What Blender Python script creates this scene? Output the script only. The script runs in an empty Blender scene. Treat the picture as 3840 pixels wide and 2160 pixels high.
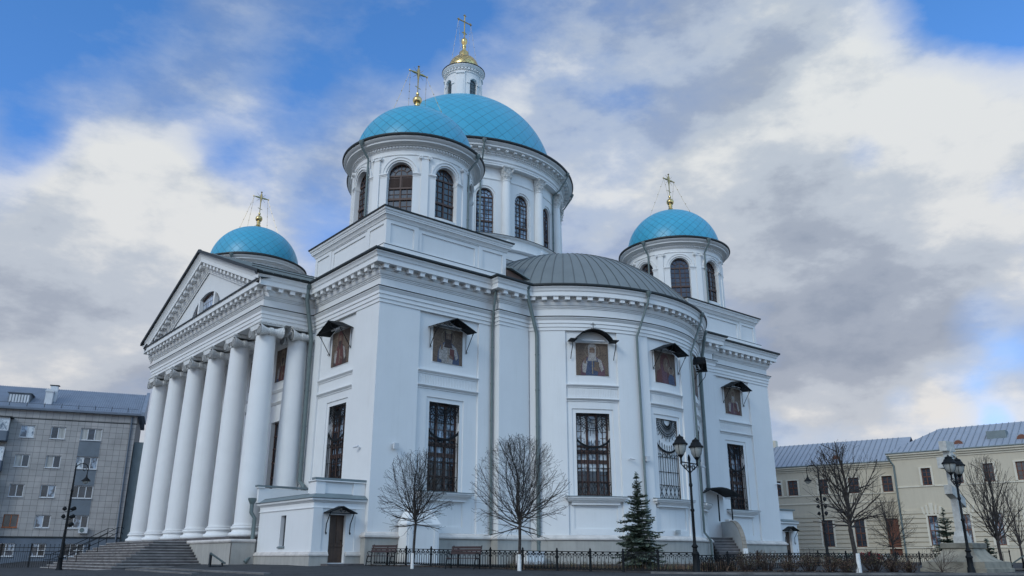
import bpy, math, random
from math import sin, cos, pi, radians, sqrt, atan2, hypot
from mathutils import Vector, Matrix
R = random.Random(7)
sc = bpy.context.scene
# ------------------------------------------------------------------ camera
CAMP = (-21.717, -37.834, 0.33)
TH, AZ, RO = radians(18.4214), radians(50.4405), radians(0.0526)
FW = Vector((cos(AZ)*cos(TH), sin(AZ)*cos(TH), sin(TH)))
r_ = Vector((sin(AZ), -cos(AZ), 0)); u_ = Vector((-cos(AZ)*sin(TH), -sin(AZ)*sin(TH), cos(TH)))
RT = r_*cos(RO)+u_*sin(RO); UP = -r_*sin(RO)+u_*cos(RO)
cam = bpy.data.objects.new('camera', bpy.data.cameras.new('camera'))
sc.collection.objects.link(cam)
cam.data.sensor_width = 36; cam.data.lens = 3040.75/3840*36; cam.data.clip_end = 3000; cam.data.clip_start = .1
cam.matrix_world = Matrix(((RT.x, UP.x, -FW.x, CAMP[0]), (RT.y, UP.y, -FW.y, CAMP[1]), (RT.z, UP.z, -FW.z, CAMP[2]), (0, 0, 0, 1)))
sc.camera = cam
sc.view_settings.view_transform = 'Standard'; sc.view_settings.look = 'None'
sc.view_settings.exposure = EXPOSURE = 0.2; sc.view_settings.gamma = 1
try:
    sc.cycles.use_denoising = True; sc.cycles.max_bounces = 6; sc.cycles.diffuse_bounces = 3
    sc.cycles.glossy_bounces = 3; sc.cycles.transmission_bounces = 4; sc.cycles.transparent_max_bounces = 6
except Exception: pass
# ------------------------------------------------------------------ sky
SUN_AZ, SUN_EL = radians(196), radians(32)        # direction towards the sun (world azimuth)
world = bpy.data.worlds.new('World'); sc.world = world; world.use_nodes = True
N = world.node_tree.nodes; L = world.node_tree.links; N.clear()
def nd(N, t, **k):
    n = N.new(t)
    for a, b in k.items():
        if a.startswith('i_'): n.inputs[a[2:].replace('_', ' ')].default_value = b
        else: setattr(n, a, b)
    return n
def ramp(N, pts, interp='LINEAR'):
    n = N.new('ShaderNodeValToRGB'); cr = n.color_ramp; cr.interpolation = interp
    while len(cr.elements) < len(pts): cr.elements.new(.5)
    for e, (p, c) in zip(cr.elements, pts):
        e.position = p; e.color = (c, c, c, 1) if not isinstance(c, tuple) else (*c, 1)
    return n
def math_(N, L, op, a, b=None, clamp=False):
    n = N.new('ShaderNodeMath'); n.operation = op; n.use_clamp = clamp
    for i, v in enumerate((a, b)):
        if v is None: continue
        if isinstance(v, (int, float)): n.inputs[i].default_value = v
        else: L.new(v, n.inputs[i])
    return n.outputs[0]
def pdir(x, y):
    v = FW*3040.75+RT*(x-1920)-UP*(y-1080); return v.normalized()
out = nd(N, 'ShaderNodeOutputWorld'); bg = nd(N, 'ShaderNodeBackground'); bg.inputs[1].default_value = .1
sky = nd(N, 'ShaderNodeTexSky', sky_type='NISHITA', sun_disc=False, sun_elevation=SUN_EL, sun_rotation=pi/2-SUN_AZ,
         altitude=100, air_density=1.0, dust_density=.4, ozone_density=2.2)
tc = nd(N, 'ShaderNodeTexCoord')
mp = nd(N, 'ShaderNodeMapping'); mp.inputs['Scale'].default_value = (1, 1, 2.1); L.new(tc.outputs['Generated'], mp.inputs[0])
def noise(N, L, vec, scale, detail, rough=.5, dist=0, dim='3D', w=0):
    n = N.new('ShaderNodeTexNoise'); n.noise_dimensions = dim
    n.inputs['Scale'].default_value = scale; n.inputs['Detail'].default_value = detail
    n.inputs['Roughness'].default_value = rough; n.inputs['Distortion'].default_value = dist
    if vec is not None: L.new(vec, n.inputs['Vector'])
    return n.outputs['Fac']
n1 = noise(N, L, mp.outputs[0], 3.2, 7, .5, .1)
n2 = noise(N, L, mp.outputs[0], 6.0, 10, .60, .05)
mp2 = nd(N, 'ShaderNodeMapping'); mp2.inputs['Scale'].default_value = (1, 1, 1.8); mp2.inputs['Location'].default_value = (3.1, 1.7, .4)
L.new(tc.outputs['Generated'], mp2.inputs[0])
n3 = noise(N, L, mp2.outputs[0], 2.2, 4, .5, .2)
def bump(x, y, rad, amp, sx=1.0):
    d = pdir(x, y)
    v = N.new('ShaderNodeVectorMath'); v.operation = 'DISTANCE'; L.new(tc.outputs['Generated'], v.inputs[0]); v.inputs[1].default_value = d
    q = math_(N, L, 'DIVIDE', v.outputs['Value'], rad); q = math_(N, L, 'MULTIPLY', q, q); q = math_(N, L, 'MULTIPLY', q, -1)
    q = math_(N, L, 'EXPONENT', q, 0); return math_(N, L, 'MULTIPLY', q, amp)
# clear patches (negative) and cloud banks (positive), by direction in the sky
BUMPS = [(0, 40, .09, -.26), (440, -20, .07, -.20), (1060, 440, .05, -.16), (1150, 330, .05, -.08), (1480, 180, .07, -.16), (1640, 60, .07, -.18), (1270, 800, .05, -.05), (1300, 60, .08, -.14), (1850, 80, .05, -.08),
         (3720, 0, .09, -.36), (3850, 110, .05, -.26), (3480, 0, .06, -.16), (3245, 575, .028, -.22), (3750, 700, .03, -.14), (3650, 1170, .025, -.16), (3760, 1340, .035, -.24), (3640, 1440, .02, -.18), (3730, 1570, .02, -.26), (3374, 1490, .02, -.18), (3500, 1400, .02, -.12), (3810, 1440, .02, .1), (2330, 620, .04, -.07),
         (150, 545, .035, -.22), (60, 620, .04, -.14), (842, 590, .035, -.28), (720, 500, .04, -.12), (960, 720, .03, -.10), (1180, 900, .05, -.14), (1000, 200, .10, -.04), (300, 480, .08, -.05), (350, 330, .13, -.07), (700, 380, .10, -.04),
         (450, 760, .115, .34), (640, 660, .05, .14), (280, 700, .06, .16), (2000, 400, .09, .12), (2900, 350, .22, .16), (3600, 430, .10, .24), (3300, 1050, .22, .24), (2750, 800, .06, .05), (600, 1200, .2, .14), (2600, 980, .14, .12), (200, 1350, .2, .2), (3100, 1560, .10, .16), (3000, 720, .06, .1)]
s = None
for b in BUMPS:
    o = bump(*b); s = o if s is None else math_(N, L, 'ADD', s, o)
dens = math_(N, L, 'MULTIPLY', n1, .60); dens = math_(N, L, 'ADD', dens, math_(N, L, 'MULTIPLY', n2, .50)); dens = math_(N, L, 'SUBTRACT', dens, .05); dens = math_(N, L, 'ADD', dens, s)
mask = ramp(N, [(.27, 0), (.45, .40), (.56, .77), (.73, 1)], 'LINEAR'); L.new(dens, mask.inputs[0])
# brightness of the cloud bodies: lit rims and grey cores
mp3 = nd(N, 'ShaderNodeMapping'); mp3.inputs['Scale'].default_value = (1, 1, 2.1); mp3.inputs['Location'].default_value = (.035, -.03, -.07); L.new(tc.outputs['Generated'], mp3.inputs[0])
n1b = noise(N, L, mp3.outputs[0], 3.2, 7, .5, .1); n2b = noise(N, L, mp3.outputs[0], 6.0, 10, .60, .05)
rel = math_(N, L, 'ADD', math_(N, L, 'MULTIPLY', math_(N, L, 'SUBTRACT', n1, n1b), .80), math_(N, L, 'MULTIPLY', math_(N, L, 'SUBTRACT', n2, n2b), .42))
br = math_(N, L, 'MULTIPLY', n3, .75); br = math_(N, L, 'ADD', br, math_(N, L, 'MULTIPLY', n2, .45)); br = math_(N, L, 'ADD', br, rel)
LB = [(3680, 300, .13, .20), (3550, 420, .12, .12), (3120, 680, .07, .16), (3560, 800, .07, .14), (470, 700, .12, .24), (850, 880, .10, .12), (2700, 880, .08, .10), (300, 1400, .2, .02), (2020, 250, .10, .10), (3050, 1600, .08, .14), (3650, 1640, .08, .16), (3780, 1000, .06, .06),
      (3250, 1150, .14, -.22), (2950, 1380, .10, -.12), (2600, 330, .14, -.10), (3050, 620, .05, -.06), (1000, 500, .2, -.06), (1050, 1000, .14, -.02), (250, 1200, .12, -.14), (3640, 1120, .07, -.12), (400, 300, .15, -.16)]
for b in LB: br = math_(N, L, 'ADD', br, bump(*b))
cc = ramp(N, [(.26, (2.55, 3.05, 3.9)), (.42, (3.2, 3.7, 4.5)), (.58, (4.4, 4.95, 5.65)), (.78, (6.5, 6.75, 6.85))], 'EASE'); L.new(br, cc.inputs[0])
# warmer, greyer near the horizon
sep = nd(N, 'ShaderNodeSeparateXYZ'); L.new(tc.outputs['Generated'], sep.inputs[0])
warm = ramp(N, [(.0, (1.12, 1.02, .95)), (.25, (1.0, .97, .97)), (.52, (1.0, 1.0, 1.0))]); L.new(sep.outputs[2], warm.inputs[0])
mw = nd(N, 'ShaderNodeMix', data_type='RGBA', blend_type='MULTIPLY'); mw.inputs[0].default_value = 1
L.new(cc.outputs[0], mw.inputs[6]); L.new(warm.outputs[0], mw.inputs[7])
gsky = nd(N, 'ShaderNodeMix', data_type='RGBA', blend_type='MULTIPLY'); gsky.inputs[0].default_value = 1; gt = ramp(N, [(.05, (1.0, .72, .60)), (.35, (.80, .95, 1.0)), (.55, (.76, 1.0, 1.0))]); L.new(sep.outputs[2], gt.inputs[0]); gsky2 = nd(N, 'ShaderNodeMix', data_type='RGBA', blend_type='MULTIPLY'); gsky2.inputs[0].default_value = 1; gsky2.inputs[7].default_value = (1.0, 1.36, 1.95, 1); L.new(gt.outputs[0], gsky2.inputs[6]); L.new(gsky2.outputs[2], gsky.inputs[7])
L.new(sky.outputs[0], gsky.inputs[6])
mx = nd(N, 'ShaderNodeMix', data_type='RGBA'); L.new(mask.outputs[0], mx.inputs[0]); L.new(gsky.outputs[2], mx.inputs[6]); L.new(mw.outputs[2], mx.inputs[7])
def glow(d, rad, col):
    d = Vector(d).normalized(); v = N.new('ShaderNodeVectorMath'); v.operation = 'DISTANCE'; L.new(tc.outputs['Generated'], v.inputs[0]); v.inputs[1].default_value = d
    q = math_(N, L, 'DIVIDE', v.outputs['Value'], rad); q = math_(N, L, 'MULTIPLY', q, q); q = math_(N, L, 'MULTIPLY', q, -1); q = math_(N, L, 'EXPONENT', q, 0)
    m = N.new('ShaderNodeMix'); m.data_type = 'RGBA'; m.inputs[6].default_value = (0, 0, 0, 1); m.inputs[7].default_value = (*col, 1); L.new(q, m.inputs[0]); return m.outputs[2]
def addc(a, b):
    m = N.new('ShaderNodeMix'); m.data_type = 'RGBA'; m.blend_type = 'ADD'; m.inputs[0].default_value = 1; m.clamp_result = False; L.new(a, m.inputs[6]); L.new(b, m.inputs[7]); return m.outputs[2]
skyc = addc(mx.outputs[2], glow((.30, -.85, .42), .55, (1.9, 5.0, 7.9)))     # added bluish fill glow in the unseen sky behind the camera
skyc = addc(skyc, glow((-.9, -.35, .45), .42, (5, 5.6, 5.3)))             # added whitish glow on the sun side, unseen, brightens the left faces
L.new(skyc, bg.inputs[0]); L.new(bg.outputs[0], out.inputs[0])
# ------------------------------------------------------------------ sun behind cloud: weak and soft
sl = bpy.data.lights.new('sun', 'SUN'); sl.energy = .80; sl.angle = radians(18); sl.color = (.97, 1.0, .95)
so = bpy.data.objects.new('sun', sl); sc.collection.objects.link(so)
so.rotation_euler = Vector((cos(SUN_AZ)*cos(SUN_EL), sin(SUN_AZ)*cos(SUN_EL), sin(SUN_EL))).to_track_quat('Z', 'Y').to_euler()
# ------------------------------------------------------------------ materials
def mat(name, col, rough=.8, metal=0, noise_amt=.08, nscale=1.5, bump_s=0, bscale=20, spec=.5, streak=0, coat=0, clearcol=None):
    m = bpy.data.materials.new(name); m.use_nodes = True
    N = m.node_tree.nodes; L = m.node_tree.links; b = N['Principled BSDF']
    b.inputs['Roughness'].default_value = rough; b.inputs['Metallic'].default_value = metal
    b.inputs['Specular IOR Level'].default_value = spec
    if coat: b.inputs['Coat Weight'].default_value = coat
    tc = N.new('ShaderNodeTexCoord')
    f = noise(N, L, tc.outputs['Object'], nscale, 5, .6)
    if streak:
        mp = N.new('ShaderNodeMapping'); mp.inputs['Scale'].default_value = (3.0, 3.0, .25); L.new(tc.outputs['Object'], mp.inputs[0])
        g = noise(N, L, mp.outputs[0], 1.6, 5, .6); f = math_(N, L, 'ADD', math_(N, L, 'MULTIPLY', f, 1-streak), math_(N, L, 'MULTIPLY', g, streak))
    r = ramp(N, [(.3, tuple(c*(1-noise_amt*1.6) for c in col)), (.55, col), (.75, tuple(min(1, c*(1+noise_amt)) for c in col))]); L.new(f, r.inputs[0])
    L.new(r.outputs[0], b.inputs['Base Color'])
    if bump_s:
        bn = N.new('ShaderNodeBump'); bn.inputs['Strength'].default_value = bump_s; bn.inputs['Distance'].default_value = .02
        L.new(noise(N, L, tc.outputs['Object'], bscale, 4, .6), bn.inputs['Height']); L.new(bn.outputs[0], b.inputs['Normal'])
    return m
def brickmat(name, cols, bw, bh, mortar, msize, rough=.7, obj=True, offset=.5, vert=False, bumpd=.01):
    """slabs on a facade built in its own local frame (x along the wall, z up)"""
    m = mat(name, cols[0], rough); N = m.node_tree.nodes; L = m.node_tree.links; b = N['Principled BSDF']
    tc = N.new('ShaderNodeTexCoord'); sp = N.new('ShaderNodeSeparateXYZ'); cb = N.new('ShaderNodeCombineXYZ')
    L.new(tc.outputs['Object'], sp.inputs[0]); L.new(sp.outputs[0], cb.inputs[0]); L.new(sp.outputs[1 if vert else 2], cb.inputs[1])
    br = N.new('ShaderNodeTexBrick'); br.offset = offset; br.inputs['Scale'].default_value = 1
    br.inputs['Brick Width'].default_value = bw; br.inputs['Row Height'].default_value = bh; br.inputs['Mortar Size'].default_value = msize
    br.inputs['Color1'].default_value = (*cols[0], 1); br.inputs['Color2'].default_value = (*cols[1], 1); br.inputs['Mortar'].default_value = (*mortar, 1)
    br.inputs['Bias'].default_value = 0
    L.new(cb.outputs[0], br.inputs[0])
    f = noise(N, L, tc.outputs['Object'], .7, 5, .6); rr = ramp(N, [(.3, .8), (.7, 1.1)]); L.new(f, rr.inputs[0])
    mm = N.new('ShaderNodeMix'); mm.data_type = 'RGBA'; mm.blend_type = 'MULTIPLY'; mm.inputs[0].default_value = 1
    L.new(br.outputs[0], mm.inputs[6]); L.new(rr.outputs[0], mm.inputs[7]); L.new(mm.outputs[2], b.inputs['Base Color'])
    return m
WHITE = mat('white_plaster', (.74, .745, .74), .85, noise_amt=.03, nscale=.5, bump_s=.08, bscale=5, streak=.2)
def grime(m, amt=.16):
    N = m.node_tree.nodes; L = m.node_tree.links; b = N['Principled BSDF']; src = b.inputs['Base Color'].links[0].from_socket
    tc = N.new('ShaderNodeTexCoord'); mp = N.new('ShaderNodeMapping'); mp.inputs['Scale'].default_value = (5.5, 5.5, .16); L.new(tc.outputs['Object'], mp.inputs[0])
    st = noise(N, L, mp.outputs[0], 1.0, 6, .7); pt = noise(N, L, tc.outputs['Object'], .35, 5, .6); sp = noise(N, L, tc.outputs['Object'], 6, 4, .7)
    q = math_(N, L, 'MULTIPLY', math_(N, L, 'SUBTRACT', st, .53, True), 5.0); q = math_(N, L, 'MULTIPLY', q, math_(N, L, 'MULTIPLY', math_(N, L, 'SUBTRACT', pt, .42, True), 5.0), True)
    q = math_(N, L, 'ADD', math_(N, L, 'MULTIPLY', q, amt), math_(N, L, 'MULTIPLY', math_(N, L, 'MULTIPLY', math_(N, L, 'SUBTRACT', sp, .6, True), 3.0), amt*.4))
    mm = N.new('ShaderNodeMix'); mm.data_type = 'RGBA'; L.new(q, mm.inputs[0]); L.new(src, mm.inputs[6]); mm.inputs[7].default_value = (.42, .42, .38, 1); L.new(mm.outputs[2], b.inputs['Base Color'])
grime(WHITE, .22)
WHITE2 = mat('white_trim', (.77, .77, .76), .8, noise_amt=.02, nscale=1.2)
grime(WHITE2, .18)
CAPW = mat('carved_white', (.70, .70, .68), .85, noise_amt=.2, nscale=14, bump_s=.8, bscale=16)
BEIGE = mat('beige_plinth', (.40, .385, .35), .85, noise_amt=.16, nscale=1.1, bump_s=.1, streak=.5)
BALG = mat('balustrade_grey', (.44, .45, .45), .85, noise_amt=.08, nscale=1.5)
BALU = mat('balustrade_stone', (.30, .265, .22), .85, noise_amt=.2, nscale=1.5, streak=.5)
LEDGE = mat('pale_stone_ledge', (.62, .58, .54), .85, noise_amt=.12, nscale=2)
FLASH = mat('black_flashing', (.015, .02, .021), .6, noise_amt=.2, nscale=6)
GREYM = mat('grey_sheet_metal', (.16, .20, .21), .5, noise_amt=.1, nscale=1.5, spec=.5)
PIPE = mat('pipe_paint', (.13, .17, .17), .45, noise_amt=.1, nscale=3)
ROOFG = mat('apse_roof_metal', (.165, .19, .195), .5, noise_amt=.06, nscale=.9)
SEAM = mat('seam_dark', (.09, .105, .11), .5)
GOLD = mat('gold', (.66, .49, .22), .24, metal=1, noise_amt=.12, nscale=3)
GOLDD = mat('gilded_cross', (.44, .34, .16), .4, metal=.8, noise_amt=.15, nscale=4)
BROWN = mat('brown_window_frame', (.075, .038, .028), .55, noise_amt=.15, nscale=5)
BLACK = mat('black_iron', (.008, .010, .012), .65, noise_amt=.2, nscale=10, spec=.2)
LOUV = mat('louvre_brown', (.07, .045, .038), .6)
DOORM = mat('door_wood', (.085, .048, .030), .55, noise_amt=.35, nscale=4, streak=.8)
STONE = mat('step_stone', (.11, .10, .10), .8, noise_amt=.3, nscale=1.2, bump_s=.2, bscale=8)
NOSE = mat('step_nosing', (.30, .29, .28), .75, noise_amt=.3, nscale=1.5)  # paler than the step stone: sky light on the edges put into the colour
STONE2 = mat('kerb_stone', (.15, .145, .14), .85, noise_amt=.3, nscale=2, bump_s=.2)
ASPH = mat('asphalt', (.026, .028, .031), .9, noise_amt=.35, nscale=1.2, bump_s=.5, bscale=35)
SOIL = mat('soil', (.045, .036, .028), .95, noise_amt=.5, nscale=5, bump_s=1, bscale=18)
BARK = mat('bark', (.045, .038, .034), .9, noise_amt=.4, nscale=9, bump_s=.5, bscale=30)
WASH = mat('whitewash', (.72, .72, .70), .9, noise_amt=.1, nscale=9)
NEEDLE = mat('spruce_needles', (.10, .145, .11), .7, noise_amt=.5, nscale=5)
NEEDL2 = mat('spruce_needles_pale', (.22, .26, .19), .7, noise_amt=.4, nscale=5)
LEAFB = mat('brown_leaf', (.17, .105, .068), .8, noise_amt=.6, nscale=7)
LEAFG = mat('olive_leaf', (.14, .13, .06), .8, noise_amt=.6, nscale=7)
TWIG = mat('twig', (.055, .035, .028), .9, noise_amt=.4, nscale=8)
BENCHW = mat('bench_slats', (.045, .022, .024), .6, noise_amt=.3, nscale=6)
LAMPG = mat('frosted_lamp_glass', (.34, .35, .33), .25, noise_amt=.1, nscale=4)
CREAM = mat('cream_plaster', (.575, .515, .405), .85, noise_amt=.06, nscale=.7, streak=.5)
CREAMT = mat('cream_trim', (.68, .63, .52), .85, noise_amt=.05)
SEAMROOF = mat('seam_roof', (.30, .34, .40), .42, noise_amt=.05, nscale=.6)
RSEAM = mat('roof_seam', (.20, .23, .27), .5)
RBROWN = mat('red_brown_frame', (.16, .055, .03), .6)
TILEG = brickmat('facade_slabs', [(.36, .35, .34), (.41, .39, .375)], .62, .59, (.13, .13, .13), .016, offset=0)
grime(TILEG, .3); grime(CREAM, .25)
BLUEG = mat('blue_grey_plaster', (.13, .16, .20), .85, noise_amt=.12, nscale=1)
DARKP = mat('dark_panel', (.15, .18, .21), .7)
WFRAME = mat('white_frame', (.62, .64, .66), .5)
LBROOF = mat('blue_ribbed_roof', (.22, .26, .32), .5, noise_amt=.1, nscale=1.2)
STCROSS = mat('carved_cross_stone', (.50, .50, .47), .85, noise_amt=.15, nscale=5, bump_s=.5, bscale=14)
PEDE = mat('pedestal_stone', (.27, .25, .20), .85, noise_amt=.3, nscale=1.6, bump_s=.3, bscale=10)
PEDG = mat('pedestal_cap', (.20, .19, .155), .85, noise_amt=.3, nscale=2, bump_s=.3)
FLW = mat('white_flowers', (.65, .62, .58), .8, noise_amt=.3, nscale=20)
FLR = mat('red_flowers', (.30, .03, .03), .8, noise_amt=.5, nscale=20)
DGREEN = mat('dark_green_sheet', (.06, .085, .085), .5)
PANELD = mat('dark_board', (.03, .035, .04), .4)
ORANGE = mat('orange_frame', (.35, .10, .03), .6)
CURT = mat('curtain', (.42, .42, .40), .9, noise_amt=.25, nscale=2.5, streak=.9)
def glassmat(name, col, rough=.12, spec=.8, tilt=.02):
    m = mat(name, col, rough, noise_amt=.5, nscale=.9, spec=spec)
    N = m.node_tree.nodes; L = m.node_tree.links; b = N['Principled BSDF']; tc = N.new('ShaderNodeTexCoord')
    bn = N.new('ShaderNodeBump'); bn.inputs['Strength'].default_value = .35; bn.inputs['Distance'].default_value = tilt
    L.new(noise(N, L, tc.outputs['Object'], 1.8, 2, .5), bn.inputs['Height']); L.new(bn.outputs[0], b.inputs['Normal'])
    return m
def paneglass(name, dark, light, sc_, th, rough=.12, spec=.6):  # noise patches in the base colour paint curtains and reflected sky
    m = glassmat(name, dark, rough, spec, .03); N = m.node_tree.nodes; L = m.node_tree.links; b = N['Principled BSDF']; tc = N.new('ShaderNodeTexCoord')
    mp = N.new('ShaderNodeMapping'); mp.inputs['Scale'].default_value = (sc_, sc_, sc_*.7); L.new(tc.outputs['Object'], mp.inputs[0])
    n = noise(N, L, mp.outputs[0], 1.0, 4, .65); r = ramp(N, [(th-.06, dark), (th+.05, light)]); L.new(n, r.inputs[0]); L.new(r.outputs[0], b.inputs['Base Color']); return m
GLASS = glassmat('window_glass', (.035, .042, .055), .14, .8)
GLASSL = paneglass('glass_curtain_and_sky', (.035, .05, .075), (.30, .38, .48), 1.7, .51, .12, 1.0)  # pale curtain plus blue sky reflection, both painted in
GLASSB = paneglass('glass_painted_sky', (.20, .27, .38), (.55, .62, .72), 1.1, .42, .12, 1.0)  # reflected sky painted into the glass colour
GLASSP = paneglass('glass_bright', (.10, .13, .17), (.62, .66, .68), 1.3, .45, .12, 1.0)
def dome_mat(name, col, nt, gold=False, lw=.035, s=1.0):
    m = mat(name, col, .24 if gold else .38, metal=1 if gold else 0, noise_amt=.05, nscale=.4, spec=.5)
    N = m.node_tree.nodes; L = m.node_tree.links; b = N['Principled BSDF']
    tc = N.new('ShaderNodeTexCoord'); sp = N.new('ShaderNodeSeparateXYZ'); L.new(tc.outputs['Object'], sp.inputs[0])
    M = lambda op, a, bb=None: math_(N, L, op, a, bb)
    phi = M('ARCTAN2', sp.outputs[1], sp.outputs[0])
    rr = M('SQRT', M('ADD', M('MULTIPLY', sp.outputs[0], sp.outputs[0]), M('MULTIPLY', sp.outputs[1], sp.outputs[1])))
    t = M('DIVIDE', sp.outputs[2], M('MAXIMUM', rr, .02))
    v = M('LOGARITHM', M('ADD', t, M('SQRT', M('ADD', M('MULTIPLY', t, t), 1))), math.e)   # asinh: isometric latitude
    v = M('MULTIPLY', v, s)
    k = nt/(2*pi)
    a = M('MULTIPLY', M('ADD', phi, v), k); c = M('MULTIPLY', M('SUBTRACT', phi, v), k)
    fa, fc = M('FRACT', a), M('FRACT', c)
    def line(f): return M('MINIMUM', f, M('SUBTRACT', 1, f))
    d = M('MINIMUM', line(fa), line(fc))
    lr = ramp(N, [(0, 1), (lw*.6, 1), (lw, 0)]); L.new(d, lr.inputs[0])
    cb = N.new('ShaderNodeCombineXYZ'); L.new(M('FLOOR', M('ADD', a, .001)), cb.inputs[0]); L.new(M('FLOOR', c), cb.inputs[1])
    wn = N.new('ShaderNodeTexWhiteNoise'); wn.noise_dimensions = '2D'; L.new(cb.outputs[0], wn.inputs[0])
    wv = noise(N, L, tc.outputs['Object'], .45, 4, .6)
    cr = ramp(N, [(0, tuple(x*.90 for x in col)), (1, tuple(min(1, x*1.07) for x in col))]); L.new(M('ADD', M('MULTIPLY', wn.outputs[0], .45), M('MULTIPLY', wv, .6)), cr.inputs[0])
    mm = N.new('ShaderNodeMix'); mm.data_type = 'RGBA'; L.new(lr.outputs[0], mm.inputs[0]); L.new(cr.outputs[0], mm.inputs[6])
    mm.inputs[7].default_value = (*(x*.18 for x in col), 1); L.new(mm.outputs[2], b.inputs['Base Color'])
    bn = N.new('ShaderNodeBump'); bn.inputs['Strength'].default_value = .6; bn.inputs['Distance'].default_value = .03
    # each sheet of metal sits at a slightly different tilt
    tl = M('ADD', M('MULTIPLY', M('MULTIPLY', M('SUBTRACT', wn.outputs[0], .5), fa), .9 if gold else .12), lr.outputs[0])
    L.new(tl, bn.inputs['Height']); L.new(bn.outputs[0], b.inputs['Normal'])
    return m
TURQ = (.050, .355, .525)
DOME_S = dome_mat('turquoise_tiles_small', TURQ, 32, lw=.020)
DOME_B = dome_mat('turquoise_tiles_big', TURQ, 46, lw=.017)
DOME_G = dome_mat('gilded_tiles', (.66, .49, .22), 16, gold=True)
# ------------------------------------------------------------------ mesh builder
class MB:
    def __init__(s): s.v = []; s.f = []; s.m = []; s.mi = 0; s.key = {}
    def vid(s, p):
        k = (round(p[0], 5), round(p[1], 5), round(p[2], 5))
        i = s.key.get(k)
        if i is None: i = len(s.v); s.key[k] = i; s.v.append(k)
        return i
    def face(s, pts, mi=None):
        ids = [];
        for p in pts:
            i = s.vid(p)
            if i not in ids: ids.append(i)
        if len(ids) > 2: s.f.append(ids); s.m.append(s.mi if mi is None else mi)
    def loft(s, rings, closed=True, cap0=False, cap1=False):
        for a, b in zip(rings, rings[1:]):
            n = len(a)
            for i in range(n if closed else n-1):
                j = (i+1) % n; s.face([a[i], a[j], b[j], b[i]])
        if cap0: s.face(list(reversed(rings[0])))
        if cap1: s.face(rings[-1])
    def hexa(s, c):   # 8 corners: bottom 4 ccw, top 4 ccw
        for q in ((3, 2, 1, 0), (4, 5, 6, 7), (0, 1, 5, 4), (1, 2, 6, 5), (2, 3, 7, 6), (3, 0, 4, 7)): s.face([c[i] for i in q])
    def box(s, x0, x1, y0, y1, z0, z1):
        s.hexa([(x0, y0, z0), (x1, y0, z0), (x1, y1, z0), (x0, y1, z0), (x0, y0, z1), (x1, y0, z1), (x1, y1, z1), (x0, y1, z1)])
    def tube(s, pts, rad, n=8, cap=True):
        pts = [Vector(p) for p in pts]
        if not isinstance(rad, (list, tuple)): rad = [rad]*len(pts)
        rings = []; ref = None
        for i, p in enumerate(pts):
            t = (pts[min(i+1, len(pts)-1)]-pts[max(i-1, 0)])
            if t.length < 1e-9: t = Vector((0, 0, 1))
            t.normalize()
            if ref is None: ref = Vector((1, 0, 0)) if abs(t.x) < .8 else Vector((0, 1, 0))
            a = t.cross(ref); a.normalize(); b = t.cross(a); ref = b.cross(t) if False else a.cross(t).normalized()*-1 if False else ref
            rings.append([tuple(p+a*cos(2*pi*k/n)*rad[i]+b*sin(2*pi*k/n)*rad[i]) for k in range(n)])
        s.loft(rings, True, cap, cap)
    def lathe(s, prof, c=(0, 0), n=48, a0=0, a1=2*pi, z0=0):
        full = abs(a1-a0-2*pi) < 1e-6; m = n if full else n+1
        rings = [[(c[0]+r*cos(a0+(a1-a0)*k/n), c[1]+r*sin(a0+(a1-a0)*k/n), z+z0) for k in range(m)] for r, z in prof]
        s.loft(rings, full)
    def build(s, name, mats, parent=None, smooth=None, origin=(0, 0, 0), label=None, rot=0):
        me = bpy.data.meshes.new(name)
        ox, oy, oz = origin
        me.from_pydata([(x-ox, y-oy, z-oz) for x, y, z in s.v], [], s.f)
        for mm in (mats if isinstance(mats, (list, tuple)) else [mats]): me.materials.append(mm)
        me.polygons.foreach_set('material_index', s.m)
        if smooth:
            me.polygons.foreach_set('use_smooth', [True]*len(me.polygons))
            try: me.set_sharp_from_angle(angle=radians(smooth))
            except Exception: pass
        me.update()
        o = bpy.data.objects.new(name, me); sc.collection.objects.link(o); o.location = origin
        if parent is not None:
            o.parent = parent
            # parents are unrotated here: children keep world position
            pw = WPOS.get(parent.name, Vector((0, 0, 0))); o.location = Vector(origin)-pw
        WPOS[o.name] = Vector(origin)
        if label: o['label'] = label
        return o
WPOS = {}
def thing(name, label, cat, loc=(0, 0, 0), group=None):
    o = bpy.data.objects.new(name, None); sc.collection.objects.link(o); o.location = loc
    o['label'] = label; o['category'] = cat
    if group: o['group'] = group
    WPOS[o.name] = Vector(loc); return o
def tag(o, label, cat, group=None):
    o['label'] = label; o['category'] = cat
    if group: o['group'] = group
    return o
def structure(o): o['kind'] = 'structure'; return o
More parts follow.
